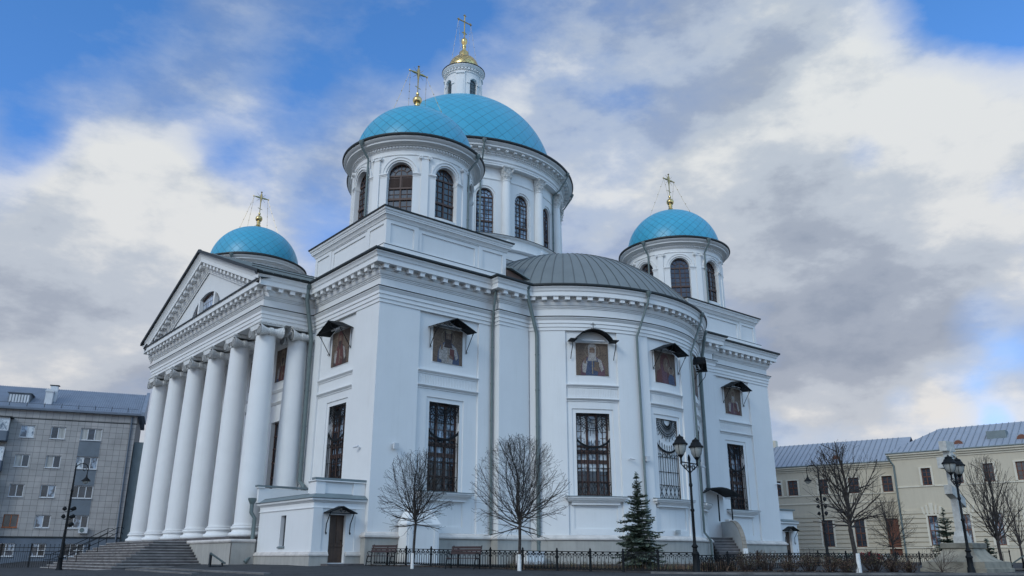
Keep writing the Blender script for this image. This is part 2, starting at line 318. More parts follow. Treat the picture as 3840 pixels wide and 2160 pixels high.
# surfaces: S(u, z, d) -> point; d outward
def plane_s(o, t, z0=0):
    n = (t[1], -t[0])
    return lambda u, z, d=0: (o[0]+t[0]*u+n[0]*d, o[1]+t[1]*u+n[1]*d, z+z0)
def cyl_s(c, Rr, a0):
    def f(u, z, d=0):
        a = a0+u/Rr; return (c[0]+(Rr+d)*cos(a), c[1]+(Rr+d)*sin(a), z)
    return f
def shift(S, du=0, dd=0, dz=0): return lambda u, z, d=0: S(u+du, z+dz, d+dd)
def op(u0, u1, z0, z1, depth, arch=False, back=False, mi=None): return dict(u0=u0, u1=u1, z0=z0, z1=z1, depth=depth, arch=arch, back=back, mi=mi)
def ztop(o, u):
    if not o['arch']: return o['z1']
    c = (o['u0']+o['u1'])/2; h = (o['u1']-o['u0'])/2
    return o['z1']-h+sqrt(max(0, h*h-(u-c)**2))
def wall(mb, S, u0, u1, z0, z1, ops=(), step=99):
    us = {u0, u1}
    for o in ops:
        us |= {o['u0'], o['u1']}
        if o['arch']:
            c = (o['u0']+o['u1'])/2; h = (o['u1']-o['u0'])/2
            us |= {c-h*cos(pi*k/14) for k in range(1, 14)}
    n = max(1, math.ceil((u1-u0)/step)); us |= {u0+(u1-u0)*k/n for k in range(n+1)}
    us = sorted(us); us = [u for i, u in enumerate(us) if i == 0 or u-us[i-1] > 1e-5]
    for a, b in zip(us, us[1:]):
        m = (a+b)/2; cols = sorted([o for o in ops if o['u0']-1e-6 <= m <= o['u1']+1e-6], key=lambda o: o['z0'])
        za = zb = z0
        for o in cols:
            mb.face([S(a, za), S(b, zb), S(b, o['z0']), S(a, o['z0'])])
            ta, tb = ztop(o, a), ztop(o, b); d = -o['depth']
            mb.face([S(a, o['z0']), S(b, o['z0']), S(b, o['z0'], d), S(a, o['z0'], d)])
            mb.face([S(a, ta), S(a, ta, d), S(b, tb, d), S(b, tb)])
            if o['back']: mb.face([S(a, o['z0'], d), S(b, o['z0'], d), S(b, tb, d), S(a, ta, d)], o['mi'])
            za, zb = ta, tb
        mb.face([S(a, za), S(b, zb), S(b, z1), S(a, z1)])
    for o in ops:
        d = -o['depth']
        for u, fl in ((o['u0'], 0), (o['u1'], 1)):
            zt = o['z1']-((o['u1']-o['u0'])/2 if o['arch'] else 0)
            q = [S(u, o['z0']), S(u, o['z0'], d), S(u, zt, d), S(u, zt)]
            mb.face(q if not fl else q[::-1])
def fill(mb, S, o, d, n=10):
    us = [o['u0']+(o['u1']-o['u0'])*k/n for k in range(n+1)]
    if o['arch']:
        c = (o['u0']+o['u1'])/2; h = (o['u1']-o['u0'])/2; us = [c-h*cos(pi*k/14) for k in range(15)]
    for a, b in zip(us, us[1:]): mb.face([S(a, o['z0'], d), S(b, o['z0'], d), S(b, ztop(o, b), d), S(a, ztop(o, a), d)])
def bar(mb, S, a, b, w, d0, d1, n=1):
    (ua, za), (ub, zb) = a, b; l = hypot(ub-ua, zb-za)
    if l < 1e-6: return
    px, pz = -(zb-za)/l*w/2, (ub-ua)/l*w/2
    for k in range(n):
        t0, t1 = k/n, (k+1)/n
        A = (ua+(ub-ua)*t0, za+(zb-za)*t0); B = (ua+(ub-ua)*t1, za+(zb-za)*t1)
        mb.hexa([S(A[0]-px, A[1]-pz, d0), S(B[0]-px, B[1]-pz, d0), S(B[0]-px, B[1]-pz, d1), S(A[0]-px, A[1]-pz, d1),
                 S(A[0]+px, A[1]+pz, d0), S(B[0]+px, B[1]+pz, d0), S(B[0]+px, B[1]+pz, d1), S(A[0]+px, A[1]+pz, d1)])
def rect(mb, S, u0, u1, z0, z1, d0, d1, n=1):
    bar(mb, S, (u0, (z0+z1)/2), (u1, (z0+z1)/2), z1-z0, d0, d1, n)
def arc(mb, S, uc, zc, r0, r1, a0, a1, d0, d1, n=14):
    P = lambda r, a: (uc+r*cos(a), zc+r*sin(a))
    rings = []
    for k in range(n+1):
        a = a0+(a1-a0)*k/n; A, B = P(r0, a), P(r1, a)
        rings.append([S(A[0], A[1], d0), S(B[0], B[1], d0), S(B[0], B[1], d1), S(A[0], A[1], d1)])
    mb.loft(rings, True, True, True)
def strip(mb, S, u0, u1, prof, n=1):   # profile [(d,z)] run along u with end caps
    rings = [[S(u0+(u1-u0)*k/n, z, d) for d, z in prof] for k in range(n+1)]
    mb.loft(rings, True, True, True)
def sweep(mb, prof, path, closed=False, caps=True):
    n = len(path); offs = []
    for i in range(n):
        p = Vector(path[i]); a = Vector(path[i-1]) if (i > 0 or closed) else None; b = Vector(path[(i+1) % n]) if (i < n-1 or closed) else None
        d1 = (p-a).normalized() if a is not None else None; d2 = (b-p).normalized() if b is not None else None
        d1 = d1 or d2; d2 = d2 or d1
        n1 = Vector((d1.y, -d1.x)); n2 = Vector((d2.y, -d2.x)); m = (n1+n2); m = m/max(.15, m.dot(n1)); offs.append(m)
    rings = [[(path[i][0]+offs[i].x*o, path[i][1]+offs[i].y*o, z) for o, z in prof] for i in range(n)]
    if closed: rings.append(rings[0])
    for a, b in zip(rings, rings[1:]):
        for i in range(len(prof)-1): mb.face([a[i], b[i], b[i+1], a[i+1]])
    if caps and not closed: mb.face(rings[0][::-1]); mb.face(rings[-1])
# ------------------------------------------------------------------ ground
def fwd(x, y): return (x-CAMP[0])*cos(AZ)+(y-CAMP[1])*sin(AZ)
def gz(x, y):
    d = fwd(x, y); z = max(-1.17, min(0.0, -1.17+.0272*d))
    t = max(0, min(1, (-4.4-x)/4)); t2 = max(0, min(1, (y-2)/6)); return z-.36*t*t*(3-2*t)*t2
def pos(px, D):   # world x,y on the ray of image column px at forward distance D
    k = (px-1920)/3205.0*D
    return (CAMP[0]+cos(AZ)*D+sin(AZ)*k, CAMP[1]+sin(AZ)*D-cos(AZ)*k)
g = MB()
xs = [-500, -200, -90, -60]+[-45+2.5*i for i in range(45)]+[80, 110, 200, 600]
ys = [-300, -120, -70]+[-50+2.5*i for i in range(52)]+[90, 130, 250, 700]
for i in range(len(xs)-1):
    for j in range(len(ys)-1):
        g.face([(x, y, gz(x, y)) for x, y in ((xs[i], ys[j]), (xs[i+1], ys[j]), (xs[i+1], ys[j+1]), (xs[i], ys[j+1]))])
structure(g.build('ground', ASPH, smooth=30))
# ------------------------------------------------------------------ CATHEDRAL
W = 37.1
CX, CY = 18.6, 18.5
AC = (18.6, 6.1); AR = 10.5
cath = thing('cathedral', 'white cathedral with turquoise tiled domes, gilded crosses and a columned portico', 'cathedral', (0, 0, 0))
aL = atan2(-.6-AC[1], 10.4-AC[0]); aR = -pi-aL   # ends of the apse arc
APN = 48
apse_pts = [(AC[0]+AR*cos(aL+(aR-aL)*k/APN), AC[1]+AR*sin(aL+(aR-aL)*k/APN)) for k in range(APN+1)]
front = [(0, 8.0), (0, 0), (8.05, 0), (8.05, -.6)]+apse_pts+[(W-8.05, -.6), (W-8.05, 0), (W, 0)]
perim = [(0, W), (0, 29.2), (-3.4, 29.2), (-3.4, 8.0)]+front+[(W, W)]
# architrave + frieze
ent = MB()
sweep(ent, [(0, 13.87), (.05, 13.87), (.05, 14.08), (.10, 14.08), (.10, 14.32), (.15, 14.32), (.15, 14.50), (.19, 14.54), (.24, 14.63), (.27, 14.64), (.27, 14.70),
            (.03, 14.73), (.03, 15.28), (.08, 15.29), (.08, 15.35), (.13, 15.37), (.13, 15.42), (.19, 15.46), (.22, 15.52), (.25, 15.60), (.25, 15.66), (.28, 15.68), (.28, 15.93), (.64, 15.93),
            (.68, 15.945), (.68, 16.21), (.70, 16.23), (.70, 16.26)], perim, True)
ENT = ent
# upper cyma and gutter edge, broken where the gable stands
cy = MB()
sweep(cy, [(.70, 16.26), (.74, 16.27), (.76, 16.36), (.82, 16.45), (.86, 16.48), (.86, 16.54), (0, 16.55)], [(-4.22, 8.0)]+front+[(W, W), (0, W), (0, 29.2), (-4.22, 29.2)])
def modill(mb, p0, p1, n, w=.30, o0=.27, o1=.60, z0=15.70, z1=15.926, zt=True):
    p0, p1 = Vector(p0), Vector(p1); t = (p1-p0).normalized()
    for k in range(n):
        c = p0+(p1-p0)*((k+.5)/n); S = plane_s((c.x, c.y), (t.x, t.y))
        mb.hexa([S(-w/2, z0+.04, o0), S(w/2, z0+.04, o0), S(w/2, z0, o1), S(-w/2, z0, o1), S(-w/2, z1-.03, o0), S(w/2, z1-.03, o0), S(w/2, z1-.03, o1), S(-w/2, z1-.03, o1)])
        rect(mb, S, -w/2-.03, w/2+.03, z1-.03, z1+.002, o0, o1+.03)
md = ent
modill(md, (0, 8.0), (0, -.42), 11); modill(md, (-.42, 0), (7.6, 0), 10); modill(md, (7.65, -.6), (10.2, -.6), 3)
modill(md, (W-10.2, -.6), (W-7.65, -.6), 3); modill(md, (W-7.6, 0), (W+.42, 0), 10)
modill(md, (-3.4, 29.6), (-3.4, 7.6), 28); modill(md, (-3.8, 8.0), (-.7, 8.0), 4)
for k in range(27):
    a = aL+(aR-aL)*(k+.5)/27; S = cyl_s(AC, AR, a); rect(md, S, -.15, .15, 15.72, 15.90, .27, .60); rect(md, S, -.18, .18, 15.90, 15.928, .27, .63)
ent.build('entablature', WHITE2, cath, smooth=25)
cy.build('cornice', WHITE2, cath, smooth=25)
fl = MB()
sweep(fl, [(.02, 14.735), (.30, 14.70), (.30, 14.75), (.02, 14.78)], perim, True)
sweep(fl, [(.5, 16.555), (.92, 16.545), (.95, 16.60), (.95, 16.70), (.3, 16.76)], [(-4.3, 8.0)]+front+[(W, W), (0, W), (0, 29.2), (-4.3, 29.2)])
fl.build('gutter_flashing', FLASH, cath)
# ---- windows / grilles / icons
def grille(mb, S, uc, hw, z0, z1, d):
    w = 2*hw; zm = z0+(z1-z0)*.64; e = .025
    for u in (uc-hw+.02, uc+hw-.02):
        bar(mb, S, (u, z0), (u, zm+.28), .04, d, d+e); bar(mb, S, (u, z1-(z1-z0)*.21), (u, z1), .04, d, d+e)
    zb = z0+(z1-z0)*.165; zc = z0+(z1-z0)*.33
    for z in (z0+.03, zb, zc, zm-.62): bar(mb, S, (uc-hw, z), (uc+hw, z), .03, d, d+e)
    bar(mb, S, (uc-hw, z1-.02), (uc+hw, z1-.02), .04, d, d+e)
    ra = hw/ sin(radians(52)); zc0 = zm+.32+ra*cos(radians(52))
    arc(mb, S, uc, zc0, ra+.03, ra+.16, radians(270-50), radians(270+50), d, d+e, 12)
    nb = 9
    for k in range(1, nb):
        u = uc-hw+w*k/nb; x = u-uc; ztopb = zc0-sqrt(max(0, ra*ra-x*x))
        bar(mb, S, (u, zb), (u, ztopb-.1), .026, d, d+e)
        bar(mb, S, (u, ztopb), (u, ztopb+.34), .022, d, d+e); bar(mb, S, (u-.04, ztopb+.24), (u+.04, ztopb+.24), .03, d, d+e)
    n = 5; cw = w/n
    for k in range(n):
        a = uc-hw+k*cw; m = (z0+zb)/2
        bar(mb, S, (a, z0), (a+cw, zb), .022, d, d+e); bar(mb, S, (a, zb), (a+cw, z0), .022, d, d+e)
        bar(mb, S, (a+cw/2, z0), (a+cw/2, zb), .022, d, d+e); bar(mb, S, (a, z0), (a+cw/2, m), .018, d, d+e); bar(mb, S, (a+cw, z0), (a+cw/2, m), .018, d, d+e)
        arc(mb, S, a+cw/2, zm-.62, cw/2-.02, cw/2+.005, 0, pi, d, d+e, 6)
    zs = z1-.06
    for rr in (.30*hw, .50*hw, .80*hw, .93*hw): arc(mb, S, uc, zs, rr, rr+.034, pi, 2*pi, d, d+e, 14)
    for k in range(21):
        a = pi+pi*(k+.5)/21; r1 = (1.25 if k % 2 else 1.1)*hw; 
        if abs(cos(a))*r1 > hw-.03: r1 = (hw-.03)/abs(cos(a))
        bar(mb, S, (uc+.3*hw*cos(a), zs+.3*hw*sin(a)), (uc+r1*cos(a), zs+r1*sin(a)), .030, d, d+e)
    return mb
def main_window(S, uc, hw, z0, z1, depth, blind=False, bright=False):
    o = op(uc-hw, uc+hw, z0, z1, depth)
    S2 = shift(S)
    f = MB()
    dd = -depth+.02
    if blind:
        fill(f, S2, o, -.13, 6); w_ = f.build('blind_niche', WHITE, cath)
    else:
        h = z1-z0
        for u, w in ((uc-hw+.05, .10), (uc+hw-.05, .10), (uc-hw*.30, .14), (uc+hw*.30, .14)): bar(f, S2, (u, z0), (u, z1), w, dd, dd+.09)
        for z, t in ((z0+.06, .12), (z1-.07, .14), (z0+h*.53, .24), (z0+h*.42+.02, .10), (z0+h*.40, .12), (z0+h*.17, .10)): rect(f, S2, uc-hw, uc+hw, z-t/2, z+t/2, dd, dd+.10)
        rect(f, S2, uc-hw, uc+hw, z0+h*.585, z0+h*.61, dd, dd+.1)
        for u in (uc-hw*.66, uc+hw*.66): bar(f, S2, (u, z0), (u, z1), .045, dd, dd+.05)
        for t in (.09, .25, .33, .70, .78, .87, .94): rect(f, S2, uc-hw, uc+hw, z0+h*t-.02, z0+h*t+.02, dd, dd+.05)
        w_ = f.build('window', BROWN, cath)
        gl = MB()
        o2 = dict(o); o2['z0'] = z0; o2['z1'] = z0+h*.30; fill(gl, S2, o2, dd+.01, 4)
        gl.mi = 1; o2 = dict(o); o2['z0'] = z0+h*.30; o2['z1'] = z1; fill(gl, S2, o2, dd+.012, 4)
        gl.build('glass', [GLASS, GLASSP if bright else GLASSL], w_)  # upper panes paler: painted sky reflection and curtain
    grille(MBG := MB(), S2, uc, hw-.01, z0, z1, -.06)
    MBG.build('window_grille', BLACK, w_)
def poly(mb, S, pts, d, mi): mb.face([S(u, z, d) for u, z in pts], mi)
def disc(mb, S, u, z, r, d, mi, n=18, sy=1.0): poly(mb, S, [(u+r*cos(2*pi*k/n), z+r*sy*sin(2*pi*k/n)) for k in range(n)], d, mi)
def mosaic(name, col, amt=.5, sc_=30):
    m = mat(name, col, .75, noise_amt=.1); N = m.node_tree.nodes; L = m.node_tree.links; b = N['Principled BSDF']; tc = N.new('ShaderNodeTexCoord')
    v = N.new('ShaderNodeTexVoronoi'); v.inputs['Scale'].default_value = sc_; L.new(tc.outputs['Object'], v.inputs['Vector'])
    sp = N.new('ShaderNodeSeparateColor'); L.new(v.outputs['Color'], sp.inputs[0])
    n = noise(N, L, tc.outputs['Object'], 2.2, 4, .6); f = math_(N, L, 'ADD', math_(N, L, 'MULTIPLY', sp.outputs[0], .6), math_(N, L, 'MULTIPLY', n, .5))
    r = ramp(N, [(.15, tuple(c*(1-amt) for c in col)), (.85, tuple(min(1, c*(1+amt)) for c in col))]); L.new(f, r.inputs[0]); L.new(r.outputs[0], b.inputs['Base Color']); return m
IC = dict(gold=mosaic('mosaic_gold', (.115, .082, .060)), skin=mosaic('mosaic_skin', (.15, .10, .075), .3), white=mosaic('mosaic_white', (.27, .25, .235), .5),
          blue=mosaic('mosaic_blue', (.045, .062, .11)), red=mosaic('mosaic_red', (.095, .035, .032)), dark=mosaic('mosaic_dark', (.045, .030, .028)), pale=mosaic('mosaic_pale', (.22, .175, .13), .4), purple=mosaic('mosaic_purple', (.10, .05, .065)))
ICL = list(IC.values()); ICK = list(IC.keys())
def icon(S, uc, z0, kind, w=2.08, h=2.06, flip=1):
    mb = MB(); k = ICK.index
    rect(mb, S, uc-w/2-.05, uc+w/2+.05, z0-.05, z0+h+.05, -.02, .02); mb.m = [8]*len(mb.f)
    mb.mi = 0; rect(mb, S, uc-w/2, uc+w/2, z0, z0+h, .0, .05)
    P = lambda x, y: (uc+flip*x*w/2, z0+y*h)
    pp = lambda pts, d, c: poly(mb, S, [P(*q) for q in pts], .05+d*.003, k(c))
    if kind == 'mother':
        disc(mb, S, *P(-.05, .62), .62, .053, k('pale'), 24); disc(mb, S, *P(-.05, .62), .59, .056, k('gold'), 24)
        pp([(-.95, 0), (.95, 0), (.8, .30), (.45, .5), (.42, .78), (.2, .93), (-.1, .97), (-.38, .9), (-.5, .7), (-.5, .45), (-.85, .35)], 3, 'red')
        pp([(-.12, .40), (.18, .36), (.36, .55), (.30, .78), (.1, .86), (-.12, .78), (-.2, .58)], 4, 'skin')
        pp([(-.35, 0), (.2, 0), (.10, .38), (-.2, .40), (-.32, .6), (-.4, .6)], 4, 'purple')
        pp([(.05, .56), (.17, .56), (.13, .70), (.09, .70)], 5, 'pale'); pp([(0, .66), (.09, .66), (.09, .68), (0, .68)], 5.5, 'dark'); pp([(.17, .66), (.28, .66), (.28, .68), (.17, .68)], 5.5, 'dark')
        disc(mb, S, *P(.55, .44), .30, .065, k('pale'), 18); disc(mb, S, *P(.52, .44), .19, .068, k('skin'), 14); pp([(.38, .50), (.7, .50), (.6, .58), (.45, .58)], 6.5, 'dark')
        pp([(.25, 0), (.85, 0), (.8, .25), (.6, .33), (.4, .33), (.2, .2)], 6, 'blue')
    else:
        hz = .76
        disc(mb, S, *P(0, hz), .47, .053, k('pale'), 24); disc(mb, S, *P(0, hz), .44, .056, k('gold'), 24)
        robe, vest, hood = dict(a=('blue', 'white', 'dark'), b=('purple', 'blue', 'white'), c=('dark', 'red', 'red'), d=('red', 'purple', 'pale'), e=('blue', 'red', 'pale'))[kind]
        pp([(-.72, 0), (.78, 0), (.74, .28), (.55, .48), (.25, .60), (-.25, .60), (-.52, .50), (-.68, .3)], 3, robe)
        pp([(-.42, 0), (.30, 0), (.40, .32), (.30, .55), (.10, .60), (-.2, .60), (-.42, .46)], 4, vest)
        pp([(-.62, .10), (-.42, .08), (-.30, .42), (-.45, .5), (-.62, .36)], 5, 'white'); pp([(.55, .12), (.70, .2), (.55, .48), (.32, .54), (.42, .3)], 5, 'white')
        pp([(-.22, .60), (-.26, .88), (-.18, .97), (0, 1.0), (.18, .97), (.26, .88), (.22, .60), (.3, .45), (-.3, .45)], 6, hood if kind != 'a' else 'dark')
        pp([(-.15, .66), (.15, .66), (.17, .80), (.12, .87), (-.12, .87), (-.17, .80)], 7, 'skin')
        pp([(-.15, .70), (.15, .70), (.14, .60), (0, .45), (-.14, .60)], 8, 'white' if kind in 'bd' else 'dark')
        pp([(-.02, .72), (.02, .72), (.012, .80), (-.012, .80)], 9, 'pale'); pp([(-.12, .795), (-.04, .795), (-.04, .81), (-.12, .81)], 9, 'dark'); pp([(.04, .795), (.12, .795), (.12, .81), (.04, .81)], 9, 'dark')
        pp([(-.18, .87), (.18, .87), (.2, .95), (.1, .985), (-.1, .985), (-.2, .95)], 8, 'white' if kind == 'b' else ('pale' if kind == 'a' else hood))
        pp([(.10, .16), (.42, .12), (.42, .42), (.12, .44)], 8, 'red' if kind != 'b' else 'gold'); pp([(.05, .20), (.3, .14), (.32, .20), (.08, .26)], 9, 'skin')
        pp([(-.50, .38), (-.40, .36), (-.36, .52), (-.42, .56), (-.48, .54)], 8, 'skin')
        pp([(-.03, .05), (.03, .05), (.03, .45), (-.03, .45)], 7, 'pale')
        for sx in (-1, 1):
            for q in range(5): pp([(sx*.88, .62+.03*q), (sx*.62, .615+.03*q), (sx*.62, .625+.03*q), (sx*.88, .63+.03*q)], 2, 'dark') if q in (0, 1) else None
    return mb.build('mosaic_icon', ICL+[WHITE2], cath)
def scroll(mb, S3, p, r=.06, n=8):   # small curl in (d,z) plane at point
    pts = [(p[0]+r*(1-k/n*.6)*cos(k*.85), p[1]+r*(1-k/n*.6)*sin(k*.85)) for k in range(n)]
    return pts
def gable_canopy(S, uc, zb, half=1.42, rise=.62, out_=.95, name='icon_canopy'):
    mb = MB()
    for s_ in (-1, 1):
        A = [(uc, zb+rise), (uc+s_*half, zb)]
        mb.hexa([S(A[0][0], A[0][1], .03), S(A[1][0], A[1][1], .03), S(A[1][0], A[1][1]-.06, out_), S(A[0][0], A[0][1]-.06, out_),
                 S(A[0][0], A[0][1]+.04, .03), S(A[1][0], A[1][1]+.04, .03), S(A[1][0], A[1][1]-.02, out_), S(A[0][0], A[0][1]-.02, out_)])
        u = uc+s_*(half-.14)
        mb.tube([S(u, zb-.02, out_-.12), S(u, zb-1.12, .08)], .022, 6)
        mb.tube([S(u, zb-.02, .06), S(u, zb-1.2, .06)], .016, 5)
        for (dc, zc, rr) in ((out_-.22, zb-.14, .10), (.14, zb-1.16, .07)):
            mb.tube([S(u, zc+rr*(1-k*.07)*sin(k*.8), dc+rr*(1-k*.07)*cos(k*.8)) for k in range(10)], .014, 5)
        mb.tube([S(uc+s_*.1, zb+.12+.0, .5), S(uc+s_*.3, zb+.3, .5), S(uc+s_*.12, zb+.38, .5)], .014, 5)
        mb.tube([S(uc+s_*half, zb-.02, out_-.04), S(uc, zb+rise-.06, out_-.04)], .025, 6)
        mb.tube([S(uc+s_*(half-.5), zb+.18, out_-.1), S(uc+s_*.55, zb+.02, out_-.1), S(uc+s_*.25, zb+.16, out_-.1), S(uc+s_*.12, zb+.42, out_-.1)], .016, 5)
    mb.tube([S(uc-half+.14, zb-.02, out_-.1), S(uc+half-.14, zb-.02, out_-.1)], .02, 6)
    o = mb.build(name, BLACK, cath)
    return o
def arch_canopy(S, uc, zb):
    mb = MB(); half = 1.25; Ra = 1.33; zc = zb-.52; a0 = math.asin(.55); n = 14; out_ = .8
    rings = []
    for k in range(n+1):
        a = pi-a0*.95-(pi-1.9*a0)*k/n; u, z = uc+Ra*cos(a), zc+Ra*sin(a)
        u2, z2 = uc+(Ra+.05)*cos(a), zc+(Ra+.05)*sin(a)
        rings.append([S(u, z, .03), S(u2, z2, .03), S(u2, z2-.04, out_), S(u, z-.04, out_)])
    mb.loft(rings, True, True, True)
    for s_ in (-1, 1):
        rect(mb, S, uc+s_*1.33-.22, uc+s_*1.33+.22, zb+.10, zb+.15, .03, out_)
        u = uc+s_*1.38; mb.tube([S(u, zb+.1, out_-.1), S(u, zb-.3, out_-.2), S(u, zb-.75, .2), S(u, zb-.95, .1)], .024, 6)
        mb.tube([S(u, zb-.95+.05*sin(k), .1+.05*cos(k)) for k in range(7)], .014, 5)
    zt = zc+Ra
    mb.tube([S(uc, zt, .5), S(uc, zt+.48, .5)], .022, 6); mb.tube([S(uc-.16, zt+.32, .5), S(uc+.16, zt+.32, .5)], .018, 6); mb.tube([S(uc-.09, zt+.40, .5), S(uc+.09, zt+.40, .5)], .015, 6)
    for s_ in (-1, 1): mb.tube([S(uc+s_*(.05+.12*k/5+.05*sin(k*1.3)), zt+.04+.12*sin(k*.9)*(1-k/12), .5) for k in range(7)], .014, 5)
    mb.build('icon_canopy', BLACK, cath)
def icon_lamp(S, uc, z, w=.75):
    mb = MB(); mb.tube([S(uc-w, z, .30), S(uc+w, z, .30)], .05, 8); mb.tube([S(uc-w*.8, z, .30), S(uc-w*.8, z+.05, .0)], .02, 5); mb.tube([S(uc+w*.8, z, .30), S(uc+w*.8, z+.05, .0)], .02, 5)
    mb.build('icon_light', WFRAME, cath)
def std_bay(mb, S, u0, u1, ul, ur, wl, wr, iconkind, canopy='gable', blind=False, bright=False, zlow=1.5, nseg=99, ics=True, lowpanel=True, ledge_flutes=True, curved=False):
    """one wall bay: recess ul..ur, window wl..wr, on surface S from u0 to u1"""
    wc = (wl+wr)/2; hw = (wr-wl)/2; rd = .12
    wall(mb, S, u0, u1, zlow, 13.88, [op(ul, ur, zlow+.02, 13.86, rd)], nseg)
    S1 = shift(S, dd=-rd)
    sur = op(wl-.24, wr+.24, 3.79, 8.98, .06)
    ops = [sur]
    if lowpanel: ops.append(op(wl-.22, wr+.30, 1.95, 3.2, .06, back=True))
    wall(mb, S1, ul, ur, zlow+.02, 13.86, ops, nseg)
    S2 = shift(S, dd=-rd-.06)
    w = op(wl, wr, 3.82, 8.73, .14 if blind else .42)
    wall(mb, S2, wl-.24, wr+.24, 3.79, 8.98, [w], nseg)
    main_window(S2, wc, hw, 3.82, 8.73, .42, blind, bright)
    nn = 8 if curved else 1
    t = body if True else MB()
    # ledges with the fluted band between
    for z in (10.42, 9.58):
        strip(t, S1, ul, ur, [(0, z-.16), (.05, z-.15), (.05, z-.10), (.09, z-.08), (.13, z-.03), (.17, z), (.17, z+.05), (.0, z+.09)], nn)
    if ledge_flutes:
        n = int((ur-ul)/.11)
        for k in range(n):
            u = ul+.05+(ur-ul-.1)*k/(n-1); rect(t, S1, u-.028, u+.028, 9.72, 10.18, 0, .022)
    # sill
    t = MB(); a, b = wl-.75, wr+.75
    strip(t, S, a+.35, b-.35, [(-.1, 3.28), (.05, 3.30), (.05, 3.42), (.12, 3.44), (.12, 3.48), (-.1, 3.48)], nn)
    strip(t, S, a+.12, b-.12, [(-.1, 3.48), (.16, 3.48), (.20, 3.53), (.28, 3.58), (.28, 3.62), (-.1, 3.62)], nn)
    strip(t, S, a, b, [(-.1, 3.62), (.31, 3.62), (.36, 3.68), (.36, 3.74), (-.1, 3.74)], nn)
    t.build('window_sill', WHITE2, cath, smooth=25)
    t2 = MB(); strip(t2, S, a-.02, b+.02, [(-.1, 3.743), (.39, 3.743), (.39, 3.775), (-.16, 3.83)], nn); t2.build('sill_flashing', GREYM, cath)
    if ics:
        Sf = S1
        if curved:   # flat icon in a local tangent frame
            p0 = Vector(S1(wc, 0)); p1 = Vector(S1(wc+.01, 0)); tt = (p1-p0).normalized(); off = -.0
            Sf = plane_s((p0.x-tt.x*wc+0, p0.y-tt.y*wc), (tt.x, tt.y)); Sf = shift(Sf, dd=-.05)
        icon(Sf, wc+.05, 11.05, iconkind)
        if canopy == 'gable': gable_canopy(Sf, wc+.05, 13.0)
        elif canopy == 'arch': arch_canopy(Sf, wc+.05, 13.05)
        icon_lamp(Sf, wc+.05, 13.22)
body = MB()
Sright = plane_s((0, 0), (1, 0)); Sleft = plane_s((0, 8.05), (0, -1))
std_bay(body, Sright, 0, 8.05, 2.7, 6.95, 3.65, 5.75, 'a')
Srr = plane_s((W-8.05, 0), (1, 0))
std_bay(body, Srr, 0, 8.05, 8.05-6.95, 8.05-2.7, 8.05-5.95, 8.05-3.85, 'd')
std_bay(body, Sleft, 0, 8.05, 8.05-6.9, 8.05-2.6, 8.05-5.5, 8.05-3.45, 'c', ledge_flutes=False, lowpanel=False)
# piers beside the apse
for (x0, x1, sgn) in ((8.05, 10.4, 1), (W-10.4, W-8.05, -1)):
    wall(body, plane_s((x0, -.6), (1, 0)), 0, x1-x0, 1.5, 13.88)
wall(body, plane_s((8.05, 0), (0, -1)), 0, .6, 1.5, 13.88)
wall(body, plane_s((W-8.05, -.6), (0, 1)), 0, .6, 1.5, 13.88)
# blank far walls
wall(body, plane_s((W, 0), (0, 1)), 0, W, 1.0, 16.5); wall(body, plane_s((W, W), (-1, 0)), 0, W, 1.0, 16.5); wall(body, plane_s((0, W), (0, -1)), 0, 8.0, 1.0, 16.5)
# portico back wall with windows and icons
Sp = plane_s((0, 29.2), (0, -1))
pops = [op(29.2-y-1.05, 29.2-y+1.05, 2.2 if abs(y-18.6) > 99 else 4.3, 8.7, .35) for y in (12.1, 16.45, 20.8, 25.15)]
wall(body, Sp, 0, 21.2, 1.2, 14.2, pops)
t = MB()
for y, kd in ((12.1, 'e'), (16.45, 'c'), (20.8, 'b'), (25.15, 'd')):
    u = 29.2-y; icon(Sp, u, 11.35, kd, 2.1, 2.15)
    f = MB(); o = op(u-1.05, u+1.05, 4.3, 8.7, .35)
    for q in (-.95, -.32, .32, .95): bar(f, Sp, (u+q, 4.3), (u+q, 8.7), .1, -.33, -.25)
    for z in (4.36, 5.2, 6.1, 7.0, 7.8, 8.64): rect(f, Sp, u-1.05, u+1.05, z-.05, z+.05, -.33, -.25)
    w_ = f.build('window', BROWN, cath); gmb = MB(); fill(gmb, Sp, o, -.31, 2); gmb.build('glass', GLASS, w_)
    for z in (10.75, 9.95): strip(t, Sp, u-1.9, u+1.9, [(0, z-.14), (.05, z-.13), (.13, z-.03), (.16, z), (.16, z+.05), (0, z+.08)])
t.build('wall_ledge', WHITE2, cath)
# apse bays
wc_deg = (-119.3, -88.2, -57.1)
lim = [math.degrees(aL), -103.7, -72.7, math.degrees(aR)]
Sa = cyl_s(AC, AR, 0)
ua = lambda deg: radians(deg)*AR
for i, (wd, kd, cp) in enumerate(zip(wc_deg, ('b', 'mother', 'e'), ('arch', 'gable', 'arch'))):
    std_bay(body, Sa, ua(lim[i]), ua(lim[i+1]), ua(wd-9.0), ua(wd+9.3), ua(wd-5.9), ua(wd+5.9), kd, cp, blind=(i == 1), bright=(i == 0), nseg=.45, curved=True)
body.build('wall', WHITE, cath, smooth=25)
# plinth
pl = MB()
plin = [(0, 0.35), (0, 0), (8.05, 0), (8.05, -.6)]+apse_pts+[(W-8.05, -.6), (W-8.05, 0), (W, 0), (W, W), (0, W)]
sweep(pl, [(.20, -.3), (.20, 1.30)], plin)
pl.build('plinth', BEIGE, cath, smooth=25)
pl = MB()
sweep(pl, [(.18, 1.29), (.26, 1.30), (.30, 1.34), (.30, 1.42), (.24, 1.45), (.20, 1.52), (.14, 1.56), (0, 1.60)], plin)
pl.build('plinth_moulding', LEDGE, cath, smooth=25)
